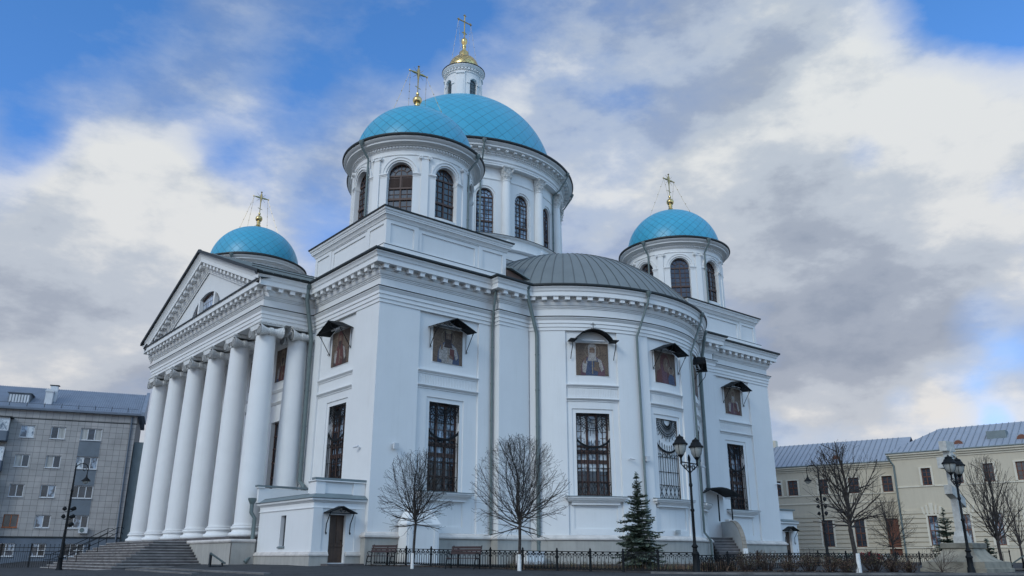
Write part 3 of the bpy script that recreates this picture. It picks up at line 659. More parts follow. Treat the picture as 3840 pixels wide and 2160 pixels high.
# ---- attic blocks carrying the small drums
def attic(x0, y0, size=8.97, nm='attic'):
    mb = MB(); x1, y1 = x0+size, y0+size
    P = [(x0, y0), (x1, y0), (x1, y1), (x0, y1)]
    for i in range(4):
        a, b = Vector(P[i]), Vector(P[(i+1) % 4]); t_ = (b-a).normalized(); S = plane_s(a, t_)
        wall(mb, S, 0, size, 17.44, 19.2, [op(.30, 1.92, 17.65, 18.88, .07, back=True), op(2.22, size-2.22, 17.45, 19.06, .05), op(size-1.92, size-.30, 17.65, 18.88, .07, back=True)])
        S1 = shift(S, dd=-.05)
        wall(mb, S1, 2.22, size-2.22, 17.45, 19.06, [op(2.50, size-2.50, 17.65, 18.82, .07, back=True)])
    mb.build(nm, WHITE, cath)
    mb = MB(); sweep(mb, [(.27, 16.4), (.27, 17.40), (0, 17.44)], P, True)
    sweep(mb, [(0, 19.10), (.05, 19.12), (.08, 19.22), (.16, 19.32), (.22, 19.34), (.22, 19.40), (.26, 19.46), (.26, 19.52), (.32, 19.56), (.35, 19.62), (.35, 19.68), (0, 19.70)], P, True)
    mb.build('attic_cornice', WHITE2, cath, smooth=25)
    mb = MB(); sweep(mb, [(.0, 17.455), (.29, 17.41), (.29, 17.435), (0, 17.48)], P, True)
    sweep(mb, [(.2, 19.705), (.40, 19.685), (.42, 19.77), (.0, 19.84), (-4, 20.1)], P, True); mb.build('attic_flashing', FLASH, cath)
dc = W-.38-8.97
for (x, y) in ((.38, .38), (dc, .38), (.38, dc), (dc, dc)): attic(x, y)
# ---- small drums
def drum_window(S, uc, hw, z0, z1, d, louvre=False, big=False):
    f = MB(); zs = z1-hw; o = op(uc-hw, uc+hw, z0, z1, 0, True)
    e0, e1 = d, d+.09
    for s_ in (-1, 1): bar(f, S, (uc+s_*(hw-.045), z0), (uc+s_*(hw-.045), zs), .09, e0, e1)
    arc(f, S, uc, zs, hw-.09, hw, 0, pi, e0, e1, 14)
    rect(f, S, uc-hw, uc+hw, zs-.06, zs+.05, e0, e1)
    arc(f, S, uc, zs, hw*.50-.025, hw*.50+.025, 0, pi, e0, e1-.03, 10)
    for a in (35, 65, 90, 115, 145) if not big else (30, 60, 90, 120, 150):
        a = radians(a); r0 = 0 if abs(a-pi/2) < .01 else hw*.5
        bar(f, S, (uc+r0*cos(a), zs+r0*sin(a)), (uc+(hw-.05)*cos(a), zs+(hw-.05)*sin(a)), .05, e0, e1-.03)
    bar(f, S, (uc, z0), (uc, zs), .10, e0, e1)
    for s_ in (-1, 1): bar(f, S, (uc+s_*hw*.5, z0), (uc+s_*hw*.5, zs), .045, e0, e1-.03)
    h = zs-z0; zc = z0+h*.42; step = .42 if not big else .37
    rect(f, S, uc-hw, uc+hw, zc-.09, zc+.05, e0, e1+.04)
    z = zs-step
    while z > z0+.1:
        if abs(z-zc) > .15 and not (louvre and z > zs-1.0): rect(f, S, uc-hw, uc+hw, z-.022, z+.022, e0, e1-.03)
        z -= step
    if louvre:
        rect(f, S, uc-hw, uc+hw, zs-.92, zs-.80, e0, e1+.03)
        for q in (-.46, .46):
            for k in range(12): rect(f, S, uc+q*hw-.33*hw, uc+q*hw+.33*hw, zs-.75+k*.052, zs-.75+k*.052+.02, e0+.02, e1)
    w_ = f.build('window', BROWN, cath, smooth=20)
    gl = MB(); fill(gl, S, o, d+.02); gl.build('glass', GLASS if not big else GLASSL, w_)
    if louvre:
        lv = MB(); rect(lv, S, uc-hw+.1, uc+hw-.1, zs-.80, zs-.07, d+.025, d+.04); lv.build('louvre', LOUV, w_)
def cross(cx, cy, z0, zt, bar_z, half, fancy, parent):
    mb = MB(); zl = z0+(bar_z-z0)*.28; th = .05 if not fancy else .065
    def leaf(a, b, w0, w1, dirx):   # rhomboid arm along x or z
        pass
    if fancy:
        mb.tube([(cx, cy, z0), (cx, cy, zt-.12)], th, 8); mb.tube([(cx-half+.12, cy, bar_z), (cx+half-.12, cy, bar_z)], th, 8)
        for (ex, ez, dx, dz) in ((-half, bar_z, -1, 0), (half, bar_z, 1, 0), (0, zt, 0, 1)):
            mb.tube([(cx+ex-dx*.14, cy, ez-dz*.14), (cx+ex, cy, ez)], [.09, .01], 6)
            for s_ in (-1, 1):
                a = (cx+ex-dx*.2, cy, ez-dz*.2); b = (a[0]+(dz*s_)*.2, cy, a[2]+(dx*s_)*.2) if True else a
                mb.tube([a, ((a[0]+b[0])/2, cy, (a[2]+b[2])/2), b], [.03, .075, .01], 6)
        rect(mb, plane_s((cx, cy), (1, 0)), -.30, .30, zl-.04, zl+.04, -.03, .03); rect(mb, plane_s((cx, cy), (1, 0)), -.12, .12, zl-.15, zl+.15, -.03, .03)
    else:
        m = (z0+bar_z)/2+.25
        mb.tube([(cx, cy, z0), (cx, cy, m), (cx, cy, bar_z-.15), (cx, cy, bar_z+.28), (cx, cy, zt-.15)], [.035, .05, .10, .11, .03], 6)
        for s_ in (-1, 1):
            mb.tube([(cx, cy, bar_z), (cx+s_*.38*half, cy, bar_z), (cx+s_*half*.9, cy, bar_z)], [.05, .10, .03], 6)
            mb.tube([(cx+s_*half*.88, cy, bar_z), (cx+s_*half*.94, cy, bar_z), (cx+s_*half, cy, bar_z)], [.03, .08, .02], 6)
            mb.tube([(cx+s_*half*.92, cy, bar_z-.09), (cx+s_*half*.92, cy, bar_z+.09)], .025, 5)
            for q in (-1, 1): mb.tube([(cx+s_*.1, cy, bar_z+q*.1), (cx+s_*.42, cy, bar_z+q*.42)], [.018, .01], 4)
        mb.tube([(cx, cy, zt-.17), (cx, cy, zt-.08), (cx, cy, zt)], [.03, .09, .02], 6); mb.tube([(cx-.09, cy, zt-.09), (cx+.09, cy, zt-.09)], .025, 5)
        mb.tube([(cx-.22, cy, zl+.05), (cx+.22, cy, zl-.06)], .03, 6)
    c = mb.build('cross', GOLDD, parent, smooth=30)
    return c
def chains(cx, cy, ztop_, half, Rd, zd, parent, r):
    mb = MB()
    for sx in (-1, 1):
        for sy in (-1, 1):
            a = Vector((cx+sx*half*.85, cy, ztop_-.05)); ex, ey = cx+sx*r*.75, cy+sy*r*.66
            ez = zd+sqrt(max(0, Rd*Rd-(r*.75)**2-(r*.66)**2)); b = Vector((ex, ey, ez))
            mb.tube([a, (a+b)/2-Vector((0, 0, .06)), b], .011, 4)
            for k in range(1, 5):
                p = a+(b-a)*(k/5); mb.tube([p-Vector((0, 0, .05)), p, p+Vector((0, 0, .05))], [.01, .04, .01], 5)
    mb.build('chain', GOLDD, parent)
def down_pipe(pts, r=.075, funnel=True, brackets=None):
    mb = MB(); mb.tube(pts, r, 10)
    if funnel:
        p = pts[0]; rr = r/.075
        mb.lathe([(r*.9, -.34), (r*1.2, -.3), (.19*rr**.5, -.10), (.20*rr**.5, 0), (.02, .01)], (p[0], p[1]), 12, z0=p[2]+.12)
    a, b = None, None
    for q0, q1 in zip(pts, pts[1:]):
        if abs(q0[0]-q1[0])+abs(q0[1]-q1[1]) < .02 and abs(q0[2]-q1[2]) > 2:
            n = int(abs(q0[2]-q1[2])/2)
            for k in range(n):
                z = q1[2]+(q0[2]-q1[2])*(k+.5)/n; mb.lathe([(r, -.03), (r+.018, -.03), (r+.018, .03), (r, .03)], (q0[0], q0[1]), 10, z0=z)
    mb.build('downpipe', PIPE, cath, smooth=40)
def cpt(c, Rr, deg, z): return (c[0]+Rr*cos(radians(deg)), c[1]+Rr*sin(radians(deg)), z)
def small_drum(cx, cy, louvres=(), vis=range(8), pipes=()):
    Rw = 3.95; c = (cx, cy); mb = MB(); tr = MB()
    S = cyl_s(c, Rw, 0); seg = 2*pi*Rw/8
    for k in range(8):
        a = radians(-135+45*k); u = a*Rw; hw = .82
        wall(mb, S, u-seg/2, u+seg/2, 19.6, 25.2, [op(u-hw, u+hw, 20.5, 24.08, .45, True)], .35)
        if k in vis:
            Sl = shift(cyl_s(c, Rw, 0)); 
            p = S(u, 0, 0); tt = (-sin(a), cos(a)); Sf = plane_s((p[0], p[1]), tt)
            drum_window(shift(Sf, dd=-.12), 0, hw+.02, 20.5, 24.1, -.30, louvre=(k in louvres))
        # archivolt, impost blocks
        zs = 24.08-hw
        arc(tr, S, u, zs, hw+.10, hw+.26, 0, pi, 0, .08, 16); arc(tr, S, u, zs, hw+.26, hw+.34, 0, pi, 0, .13, 16)
        for s_ in (-1, 1):
            ux0, ux1 = u+s_*hw, u+s_*(seg/2-.22)
            lo, hi = min(ux0, ux1), max(ux0, ux1)
            strip(tr, S, lo-.02, hi+.02, [(-.3, zs-.20), (.06, zs-.20), (.06, zs-.12), (.10, zs-.10), (.10, zs-.06), (.15, zs-.03), (.15, zs+.05), (-.3, zs+.05)], 2)
            rect(mb, S, lo+.02, hi, 19.6, zs-.20, 0, .05)
        up = (a+pi/8)*Rw
        rect(tr, S, up-.225, up+.225, 19.6, 24.26, 0, .14, 1)
        rect(tr, S, up-.25, up+.25, 24.26, 24.30, 0, .16, 1); rect(tr, S, up-.30, up+.30, 24.46, 24.53, 0, .22, 1); rect(tr, S, up-.25, up+.25, 24.30, 24.46, 0, .17, 1)
        for s_ in (-1, 1):
            arc(tr, S, up+s_*.28, 24.38, .06, .115, 0, 2*pi, .0, .24, 12); arc(tr, S, up+s_*.28, 24.38, 0, .035, 0, 2*pi, .0, .24, 8)
    d = mb.build('drum', WHITE, cath, smooth=20, origin=(cx, cy, 19.6))
    n = 72
    tr.lathe([(Rw, 24.53), (Rw+.05, 24.54), (Rw+.07, 24.58), (Rw+.02, 24.62), (Rw+.02, 24.88), (Rw+.06, 24.90), (Rw+.08, 24.95), (Rw+.13, 24.96), (Rw+.13, 25.12), (Rw+.24, 25.14), (Rw+.25, 25.18), (Rw+.36, 25.24),
              (Rw+.58, 25.26), (Rw+.60, 25.36), (Rw+.68, 25.39), (Rw+.76, 25.46), (Rw+.80, 25.50), (Rw+.80, 25.55)], c, n)
    for k in range(120):
        a = 2*pi*k/120; Sd = cyl_s(c, Rw, a); rect(tr, Sd, -.055, .055, 24.99, 25.10, .12, .215)
    tr.lathe([(Rw+.15, 25.70), (Rw+.15, 25.90)], c, n)
    tr.build('drum_cornice', WHITE2, d, smooth=25)
    g = MB(); g.lathe([(Rw+.7, 25.552), (Rw+.86, 25.548), (Rw+.90, 25.62), (Rw+.88, 25.72), (Rw+.16, 25.80)], c, n); g.lathe([(Rw+.12, 25.905), (Rw+.22, 25.905), (Rw+.22, 26.01), (Rw+.06, 26.02)], c, n)
    g.build('drum_gutter', FLASH, d, smooth=30)
    Rd = 4.03; dm = MB(); dm.lathe([(Rd*cos(radians(t)), 25.95+Rd*.96*sin(radians(t))) for t in [0]+list(range(2, 88, 4))+[88]], c, 72)
    dome = dm.build('dome', DOME_S, cath, smooth=40, origin=(cx, cy, 25.95))
    zt = 25.95+Rd*.96
    f = MB(); f.box(cx-.62, cx+.62, cy-.62, cy+.62, zt-.25, zt+.0); f.box(cx-.52, cx+.52, cy-.52, cy+.52, zt+.0, zt+.10)
    f.lathe([(.50, .10), (.42, .18), (.26, .30), (.18, .48), (.15, .62), (.19, .66), (.19, .70), (.14, .74), (.15, .82), (.24, .86), (.31, .98), (.33, 1.1), (.31, 1.22), (.22, 1.34), (.08, 1.42), (.06, 1.5), (.11, 1.55), (.11, 1.68), (.05, 1.72)], c, 24, z0=zt)
    f.build('finial', GOLD, dome, smooth=35)
    cross(cx, cy, zt+1.7, zt+3.95, zt+3.28, .80, False, dome)
    chains(cx, cy, zt+3.28, .8, Rd*.97, 25.95, dome, 2.0)
    for dg, kind in pipes:
        top = cpt(c, Rw+.86, dg, 25.50); 
        down_pipe([top, cpt(c, Rw+.84, dg, 25.2), cpt(c, Rw+.24, dg, 24.62), cpt(c, Rw+.22, dg, 24.5), cpt(c, Rw+.22, dg, 19.95), cpt(c, Rw+.6, dg, 19.85)], .07)
# heights measured on the photo: cross tip and bar
small_drum(5.0, 5.0, louvres=(0,), pipes=((-167, 0), (-63, 0)))
small_drum(W-5.0, 4.85, pipes=((-172, 0), (-104, 0)))
small_drum(5.0, W-4.8, pipes=((-135, 0),))
small_drum(W-5.0, W-5.0, vis=())
# ---- central block under the great drum
cb = MB(); h0 = 9.6
P = [(CX-h0, CY-h0), (CX+h0, CY-h0), (CX+h0, CY+h0), (CX-h0, CY+h0)]
sweep(cb, [(0, 16.5), (0, 20.9), (.1, 20.95), (.28, 21.15), (.34, 21.3), (0, 21.35), (0, 22.3), (.1, 22.35), (.25, 22.5), (.3, 22.62), (-.2, 22.64), (-9, 22.7)], P, True)
cb.lathe([(9.75, 22.6), (9.75, 23.5), (9.85, 23.55), (9.95, 23.7), (9.5, 23.75), (9.45, 24.75), (9.6, 24.8), (9.66, 24.9), (8.9, 24.92)], (CX, CY), 96)
cb.build('central_base', WHITE, cath, smooth=25)
r0 = MB(); sweep(r0, [(.2, 21.305), (.37, 21.29), (.37, 21.33), (0, 21.40)], P, True); sweep(r0, [(.1, 22.63), (.33, 22.62), (.33, 22.66), (-.2, 22.70)], P, True)
r0.lathe([(9.4, 24.905), (9.70, 24.905), (9.70, 24.935), (8.95, 24.97)], (CX, CY), 96)
r0.build('base_flashing', FLASH, cath)
# ---- great drum
Rb = 8.9; cb_ = (CX, CY); mb = MB(); tr = MB(); S = cyl_s(cb_, Rb, 0); seg = 2*pi*Rb/16; cols = []
for k in range(16):
    a = radians(-90+22.5*k); u = a*Rb; hw = .76
    wall(mb, S, u-seg/2, u+seg/2, 22.6, 32.2, [op(u-hw-.16, u+hw+.16, 24.8, 29.42, .07, True)], .5)
    S1 = shift(S, dd=-.07); wall(mb, S1, u-hw-.16, u+hw+.16, 24.8, 29.42, [op(u-hw, u+hw, 24.85, 29.25, .35, True)], 9) if False else None
    # ring between surround and opening
    o2 = op(u-hw, u+hw, 24.85, 29.26, .30, True); zs2 = 29.26-hw
    arc(mb, S, u, zs2, hw, hw+.165, 0, pi, -.42, -.07, 16)
    for s_ in (-1, 1): rect(mb, S, min(u+s_*hw, u+s_*(hw+.165)), max(u+s_*hw, u+s_*(hw+.165)), 24.8, zs2, -.42, -.07)
    deg = -90+22.5*k
    if -215 < deg < 0 or deg > 130:
        p = S(u, 0, 0); Sf = plane_s((p[0], p[1]), (-sin(a), cos(a)))
        drum_window(shift(Sf, dd=-.10), 0, hw, 24.85, 29.26, -.30, big=True)
    # half column and capital
    ac = a+pi/16; cc_ = (CX+9.12*cos(ac), CY+9.12*sin(ac)); cols.append((cc_, ac))
    strip(tr, S, u-seg/2+.5, u+seg/2-.5, [(0, 30.0), (.05, 30.02), (.08, 30.08), (.08, 30.13), (0, 30.15)], 4)
dr = mb.build('drum', WHITE, cath, smooth=20, origin=(CX, CY, 24))
for (cc_, ac) in cols:
    q = MB(); q.lathe([(.48, 24.1), (.48, 24.3), (.50, 24.35), (.45, 24.5), (.385, 24.55), (.375, 26.5), (.36, 28.5), (.325, 29.9), (.37, 29.92), (.37, 29.98), (.32, 30.0)], cc_, 20)
    col = q.build('half_column', WHITE2, dr, smooth=40)
    q = MB(); q.lathe([(.31, 29.98), (.31, 30.4), (.35, 30.7), (.46, 30.88), (.50, 30.95)], cc_, 16)
    for tier, (z0, hh, rr, n) in enumerate(((30.0, .36, .33, 8), (30.22, .42, .36, 8), (30.5, .42, .41, 8))):
        for j in range(n):
            b = 2*pi*(j+.5*(tier % 2))/n+ac; e = (cos(b), sin(b)); t_ = (-sin(b), cos(b)); w = .13
            pts = [(rr-.05, 0, w), (rr+.02, hh*.5, w*1.05), (rr+.09, hh*.85, w*.8), (rr+.16, hh, w*.4), (rr+.18, hh-.08, w*.3)]
            rings = [[(cc_[0]+e[0]*r_q+t_[0]*ww*s1-(e[0]*.05 if s2 else 0), cc_[1]+e[1]*r_q+t_[1]*ww*s1-(e[1]*.05 if s2 else 0), z0+z) for s1, s2 in ((-1, 0), (0, 0), (1, 0), (1, 1), (-1, 1))] for r_q, z, ww in pts]
            q.loft(rings, True, True, True)
    for j in range(4):
        b = ac+pi/4+j*pi/2; x, y = cc_[0]+.54*cos(b), cc_[1]+.54*sin(b)
        q.tube([(x-.10*cos(b), y-.10*sin(b), 30.72), (x, y, 30.80), (x+.08*cos(b), y+.08*sin(b), 30.92), (x, y, 31.0)], [.05, .08, .09, .04], 6)
    ca, sa = cos(ac), sin(ac); hwid = .60
    for z0, z1, hh in ((31.0, 31.06, .46), (31.06, 31.12, .52)):
        Pq = [(cc_[0]+hh*(ca*i-sa*j), cc_[1]+hh*(sa*i+ca*j)) for i, j in ((-1, -1), (1, -1), (1, 1), (-1, 1))]
        q.hexa([(x, y, z0) for x, y in Pq]+[(x, y, z1) for x, y in Pq])
    q.build('capital', CAPW, col, smooth=50)
E0 = 9.42
tr.lathe([(8.9, 31.12), (E0, 31.12), (E0, 31.28), (E0+.04, 31.28), (E0+.04, 31.42), (E0+.09, 31.45), (E0+.14, 31.52), (E0+.14, 31.56), (E0, 31.58), (E0, 31.90), (E0+.05, 31.92), (E0+.06, 31.98), (E0+.12, 32.0), (E0+.12, 32.14), (E0+.22, 32.16), (E0+.26, 32.22),
          (E0+.26, 32.40), (E0+.66, 32.41), (E0+.72, 32.43), (E0+.72, 32.56), (E0+.80, 32.60), (E0+.90, 32.68), (E0+.96, 32.72), (E0+.96, 32.78)], cb_, 128)
for k in range(240):
    Sd = cyl_s(cb_, E0, 2*pi*k/240); rect(tr, Sd, -.07, .07, 32.02, 32.12, .1, .20)
for k in range(80):
    Sd = cyl_s(cb_, E0, 2*pi*k/80); rect(tr, Sd, -.13, .13, 32.24, 32.40, .25, .60)
tr.lathe([(8.9, 33.1), (8.9, 33.35), (9.0, 33.37), (9.0, 33.45), (8.8, 33.46)], cb_, 96)
tr.build('drum_cornice', WHITE2, dr, smooth=25)
g = MB(); g.lathe([(E0+.8, 32.782), (E0+1.02, 32.778), (E0+1.08, 32.88), (E0+1.05, 33.0), (8.95, 33.15)], cb_, 128); g.lathe([(8.78, 33.462), (9.04, 33.462), (9.04, 33.52), (8.6, 33.56)], cb_, 96)
g.build('drum_gutter', FLASH, dr, smooth=30)
Rd = 8.55; dm = MB(); dm.lathe([(Rd*cos(radians(t)), 33.5+Rd*.975*sin(radians(t))) for t in [0]+list(range(2, 84, 3))], cb_, 120)
bigdome = dm.build('dome', DOME_B, cath, smooth=40, origin=(CX, CY, 33.5))
for dg in (-115.5, -61.0, -36, -160):
    down_pipe([cpt(cb_, E0+1.02, dg, 32.72), cpt(cb_, E0+.98, dg, 32.4), cpt(cb_, E0+.25, dg, 31.3), cpt(cb_, 9.1, dg, 30.9), cpt(cb_, 9.02, dg, 30.5), cpt(cb_, 9.02, dg, 25.0)], .07)
# ---- lantern
Lr = 1.72; mb = MB(); S = cyl_s(cb_, Lr, 0); tr = MB()
mb.lathe([(2.0, 41.2), (2.0, 41.5), (1.9, 41.62), (1.72, 41.7)], cb_, 48)
for k in range(4):
    a = -pi/2+k*pi/2; u = a*Lr; seg = 2*pi*Lr/4; hw = .42
    wall(mb, S, u-seg/2, u+seg/2, 41.6, 45.2, [op(u-hw, u+hw, 42.15, 44.05, .22, True)], .2)
    arc(tr, S, u, 44.05-hw, hw+.05, hw+.2, 0, pi, 0, .07, 12); strip(tr, S, u-hw-.06, u+hw+.06, [(0, 42.0), (.08, 42.02), (.08, 42.12), (0, 42.15)], 4)
    for s_ in (-1, 1): rect(tr, S, min(u+s_*hw, u+s_*(hw+.3)), max(u+s_*hw, u+s_*(hw+.3)), 43.52, 43.68, 0, .09, 2)
    p = S(u, 0, 0); Sf = shift(plane_s((p[0], p[1]), (-sin(a), cos(a))), dd=-.06)
    f = MB(); bar(f, Sf, (0, 42.15), (0, 44.03), .05, -.16, -.11)
    for q in (-.22, .22): bar(f, Sf, (q, 42.15), (q, 43.9), .03, -.16, -.11)
    for z in (42.5, 42.85, 43.2, 43.6): rect(f, Sf, -hw, hw, z-.015, z+.015, -.16, -.11)
    w_ = f.build('window', PIPE, cath); gmb = MB(); fill(gmb, Sf, op(-hw-.02, hw+.02, 42.1, 44.07, 0, True), -.15); gmb.build('glass', GLASS, w_)
    up = (a+pi/4)*Lr
    rect(tr, S, up-.42, up+.42, 41.7, 44.5, 0, .10, 4); rect(tr, S, up-.27, up+.27, 41.8, 43.9, .1, .14, 3); rect(tr, S, up-.40, up+.40, 44.5, 44.75, 0, .2, 4)
lan = mb.build('lantern', WHITE, cath, smooth=25, origin=(CX, CY, 41.6))
tr.lathe([(Lr, 44.7), (Lr+.08, 44.72), (Lr+.08, 44.78), (Lr, 44.8), (Lr, 44.9), (Lr+.06, 44.95), (Lr+.06, 45.12), (Lr+.22, 45.16), (Lr+.22, 45.2), (Lr+.32, 45.3), (Lr+.36, 45.38), (Lr+.36, 45.44), (Lr, 45.5)], cb_, 64)
for k in range(36): rect(tr, cyl_s(cb_, Lr, 2*pi*k/36), -.08, .08, 44.96, 45.11, .05, .20)
tr.build('lantern_cornice', WHITE2, lan, smooth=25)
g = MB(); g.lathe([(Lr+.2, 45.45), (Lr+.40, 45.44), (Lr+.40, 45.53), (1.4, 45.62)], cb_, 64); g.lathe([(2.05, 41.35), (2.06, 41.42), (1.95, 41.5)], cb_, 48); g.build('lantern_flashing', FLASH, lan)
dm = MB(); dm.lathe([(1.42, 45.55), (1.5, 46.0)]+[(1.5*cos(radians(t)), 46.0+1.55*sin(radians(t))) for t in range(6, 74, 4)], cb_, 48)
gd = dm.build('gilded_cupola', DOME_G, cath, smooth=40, origin=(CX, CY, 45.9))
f = MB(); f.lathe([(.52, 47.4), (.50, 47.5), (.47, 47.95), (.40, 48.05), (.22, 48.1), (.18, 48.2), (.17, 48.55), (.21, 48.6), (.21, 48.7), (.16, 48.75), (.2, 48.95), (.28, 49.1), (.32, 49.3), (.28, 49.5), (.16, 49.62), (.08, 49.75), (.05, 49.9)], cb_, 24)
f.build('finial', GOLD, gd, smooth=35)
cross(CX, CY, 49.75, 52.55, 51.62, .93, True, gd); chains(CX, CY, 51.6, .9, 1.5, 46.0, gd, 1.25)
# ---- apse roof: segmental dome with standing seams
ar = MB(); DC = (18.6, 4.8); zc0, Rs = 9.6, 12.2     # spherical cap
ths = [math.acos((16.70-zc0)/Rs)*q for q in (1, .94, .88, .8, .7, .6, .5, .4, .3, .2, .1, .03)]
prof = [(Rs*sin(t), zc0+Rs*cos(t)) for t in ths]
ar.lathe([(prof[0][0]+.10, 16.60), (prof[0][0]+.06, 16.72)]+prof, DC, 120, radians(-190), radians(10))
nr = 46
for k in range(nr+1):
    a = radians(-190)+radians(200)*k/nr; e = (cos(a), sin(a)); t_ = (-sin(a), cos(a)); w = .016
    rings = [[(DC[0]+e[0]*(r+o)+t_[0]*w*s1, DC[1]+e[1]*(r+o)+t_[1]*w*s1, z+zo) for s1, o, zo in ((-1, 0, 0), (-1, .02, .03), (1, .02, .03), (1, 0, 0))] for r, z in prof]
    ar.mi = 1; ar.loft(rings, False)
ar.mi = 0; ar.lathe([(11.3, 16.60), (9.6, 16.66), (6, 16.68)], AC, 90, radians(-180), radians(0))
ar.build('apse_roof', [ROOFG, SEAM], cath, smooth=30)
h = MB(); h.hexa([(9.38, .15, 16.7), (10.9, -.2, 16.7), (11.6, 1.6, 16.7), (9.38, 1.6, 16.7), (9.38, .25, 17.95), (10.3, -.05, 17.55), (11.3, 1.6, 17.8), (9.38, 1.6, 18.2)]); h.build('roof_hatch', LOUV, cath)
h = MB(); h.hexa([(9.36, -.15, 17.96), (11.4, -.5, 17.1), (12.2, 1.6, 17.5), (9.36, 1.6, 18.5), (9.36, -.15, 18.03), (11.4, -.5, 17.17), (12.2, 1.6, 17.57), (9.36, 1.6, 18.57)]); h.build('hatch_roof', GREYM, cath)
# flat lead roof over the body
rf = MB(); rf.face([(0, 0, 16.62), (W, 0, 16.62), (W, W, 16.62), (0, W, 16.62)]); rf.build('main_roof', GREYM, cath)
# ---- portico
yr, ze, zrg = 18.6, 16.62, 21.28; yA, yB = 7.12, 30.08
sl_ = (zrg-ze)/(yr-yA)
po = MB()
def rake(mb, prof, xe=-3.4):
    rings = []
    for (y, z) in ((yB, ze), (yr, zrg), (yA, ze)): rings.append([(xe-o, y, z+hh) for o, hh in prof])
    for a, b in zip(rings, rings[1:]):
        for i in range(len(prof)-1): mb.face([a[i], b[i], b[i+1], a[i+1]])
rake(po, [(.0, -1.45), (.06, -1.44), (.06, -1.32), (.12, -1.30), (.12, -1.22), (.20, -1.14), (.25, -1.06), (.25, -1.0), (.28, -.98), (.28, -.76), (.64, -.76), (.68, -.74), (.68, -.46), (.70, -.44), (.72, -.34), (.80, -.2), (.86, -.14), (.86, -.06), (.86, -.02)])
# tympanum
body2 = MB()
def tymz(y): return ze+(yr-yA-abs(y-yr))*sl_-1.4
ys_ = sorted({9.4, 27.8, yr}|{yr+3.05*cos(pi*k/16) for k in range(17)})
ys_ = [9.6]+[y for y in ys_ if 9.7 < y < 27.5]+[27.6]
for a, b in zip(ys_, ys_[1:]):
    def wz(y): return 16.25+ (sqrt(max(0, 3.05**2-(y-yr)**2))*.68 if abs(y-yr) <= 3.05 else 0)
    body2.face([(-3.36, b, max(16.0, wz(b) if abs((a+b)/2-yr) < 3.05 else 16.0)), (-3.36, a, max(16.0, wz(a) if abs((a+b)/2-yr) < 3.05 else 16.0)), (-3.36, a, max(16.1, tymz(a))+.05), (-3.36, b, max(16.1, tymz(b))+.05)])
    if abs((a+b)/2-yr) < 3.05: body2.face([(-3.36, b, wz(b)), (-3.36, a, wz(a)), (-3.0, a, wz(a)), (-3.0, b, wz(b))])
body2.build('tympanum', WHITE, cath)
St = plane_s((-3.36, yr), (0, -1))
f = MB(); ff = MB(); zb0 = 16.2
arcz = lambda q: zb0+.05+sqrt(max(0, 3.05**2-q*q))*.68

for k in range(-8, 9):
    q = k*.36
    if abs(abs(q)-1.5) > .13: bar(f, St, (q, zb0), (q, arcz(q)), .03, -.30, -.27)
for z in (16.55, 16.95, 17.35, 17.75, 18.1):
    x = sqrt(max(0, 3.05**2-((z-zb0-.05)/.68)**2)); rect(f, St, -x, x, z-.015, z+.015, -.30, -.27)
for k in range(16):
    a, b = pi*k/16, pi*(k+1)/16; bar(f, St, (3.0*cos(a), zb0+2.04*sin(a)), (3.0*cos(b), zb0+2.04*sin(b)), .09, -.32, -.2)
w_ = f.build('pediment_window', BROWN, cath); [(lambda m_: (bar(m_, St, (q, zb0), (q, arcz(q)), .30, -.25, .02), m_.build('mullion', WHITE2, w_)))(MB()) for q in (-1.5, 1.5)]
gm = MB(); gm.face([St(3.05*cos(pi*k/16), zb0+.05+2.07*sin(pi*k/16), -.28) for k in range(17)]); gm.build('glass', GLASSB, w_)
# raking modillions
for s_ in (1, -1):
    n = 15
    for k in range(n):
        t_ = (k+.35)/n; y = yr+s_*(yr-yA-.6)*t_ ; y2 = y+s_*.30; 
        za, zb_ = zrg-abs(y-yr)*sl_, zrg-abs(y2-yr)*sl_
        po.hexa([(-3.66, y, za-.98), (-3.66, y2, zb_-.98), (-4.0, y2, zb_-1.0), (-4.0, y, za-1.0), (-3.66, y, za-.77), (-3.66, y2, zb_-.77), (-4.0, y2, zb_-.77), (-4.0, y, za-.77)])
po.build('pediment_cornice', WHITE2, cath, smooth=20)
# gable roof sheet and edges
rf = MB(); bx = 10.5
for s_, ye in ((1, yB+.1), (-1, yA-.1)):
    rf.face([(-4.34, yr, zrg+.04), (bx, yr, zrg+.04), (bx, ye, ze+.02), (-4.34, ye, ze+.02)])
    rf.face([(-4.40, yr, zrg+.14), (-4.40, ye, ze+.12), (-4.40, ye, ze-.10), (-4.40, yr, zrg-.08)], 1)
    rf.face([(-4.40, yr, zrg-.08), (-4.40, ye, ze-.10), (-3.6, ye, ze-.06), (-3.6, yr, zrg-.02)], 1); rf.face([(-4.40, yr, zrg+.14), (-4.40, ye, ze+.12), (-3.9, ye, ze+.05), (-3.9, yr, zrg+.07)], 1)
    for k in range(24):
        x = -4.0+k*.6; rf.hexa([(x, yr, zrg+.04), (x+.04, yr, zrg+.04), (x+.04, ye, ze+.02), (x, ye, ze+.02), (x, yr, zrg+.10), (x+.04, yr, zrg+.10), (x+.04, ye, ze+.08), (x, ye, ze+.08)])
    # snow guard rails
    for hh in (.22, .36): rf.mi = 1; y = yr+s_*9.6; rf.tube([(-4.0, y, zrg-9.6*sl_+hh), (8, y, zrg-9.6*sl_+hh)], .025, 4); rf.mi = 0
rf.box(-4.36, -4.2, yr-.12, yr+.12, zrg-.1, zrg+.12)
rf.build('portico_roof', [GREYM, FLASH], cath)
h = MB(); sweep(h, [(.5, 16.262), (.76, 16.262), (.76, 16.36), (.0, 16.40)], [(-3.4, 30.0), (-3.4, 7.2)]); h.build('pediment_flashing', FLASH, cath)
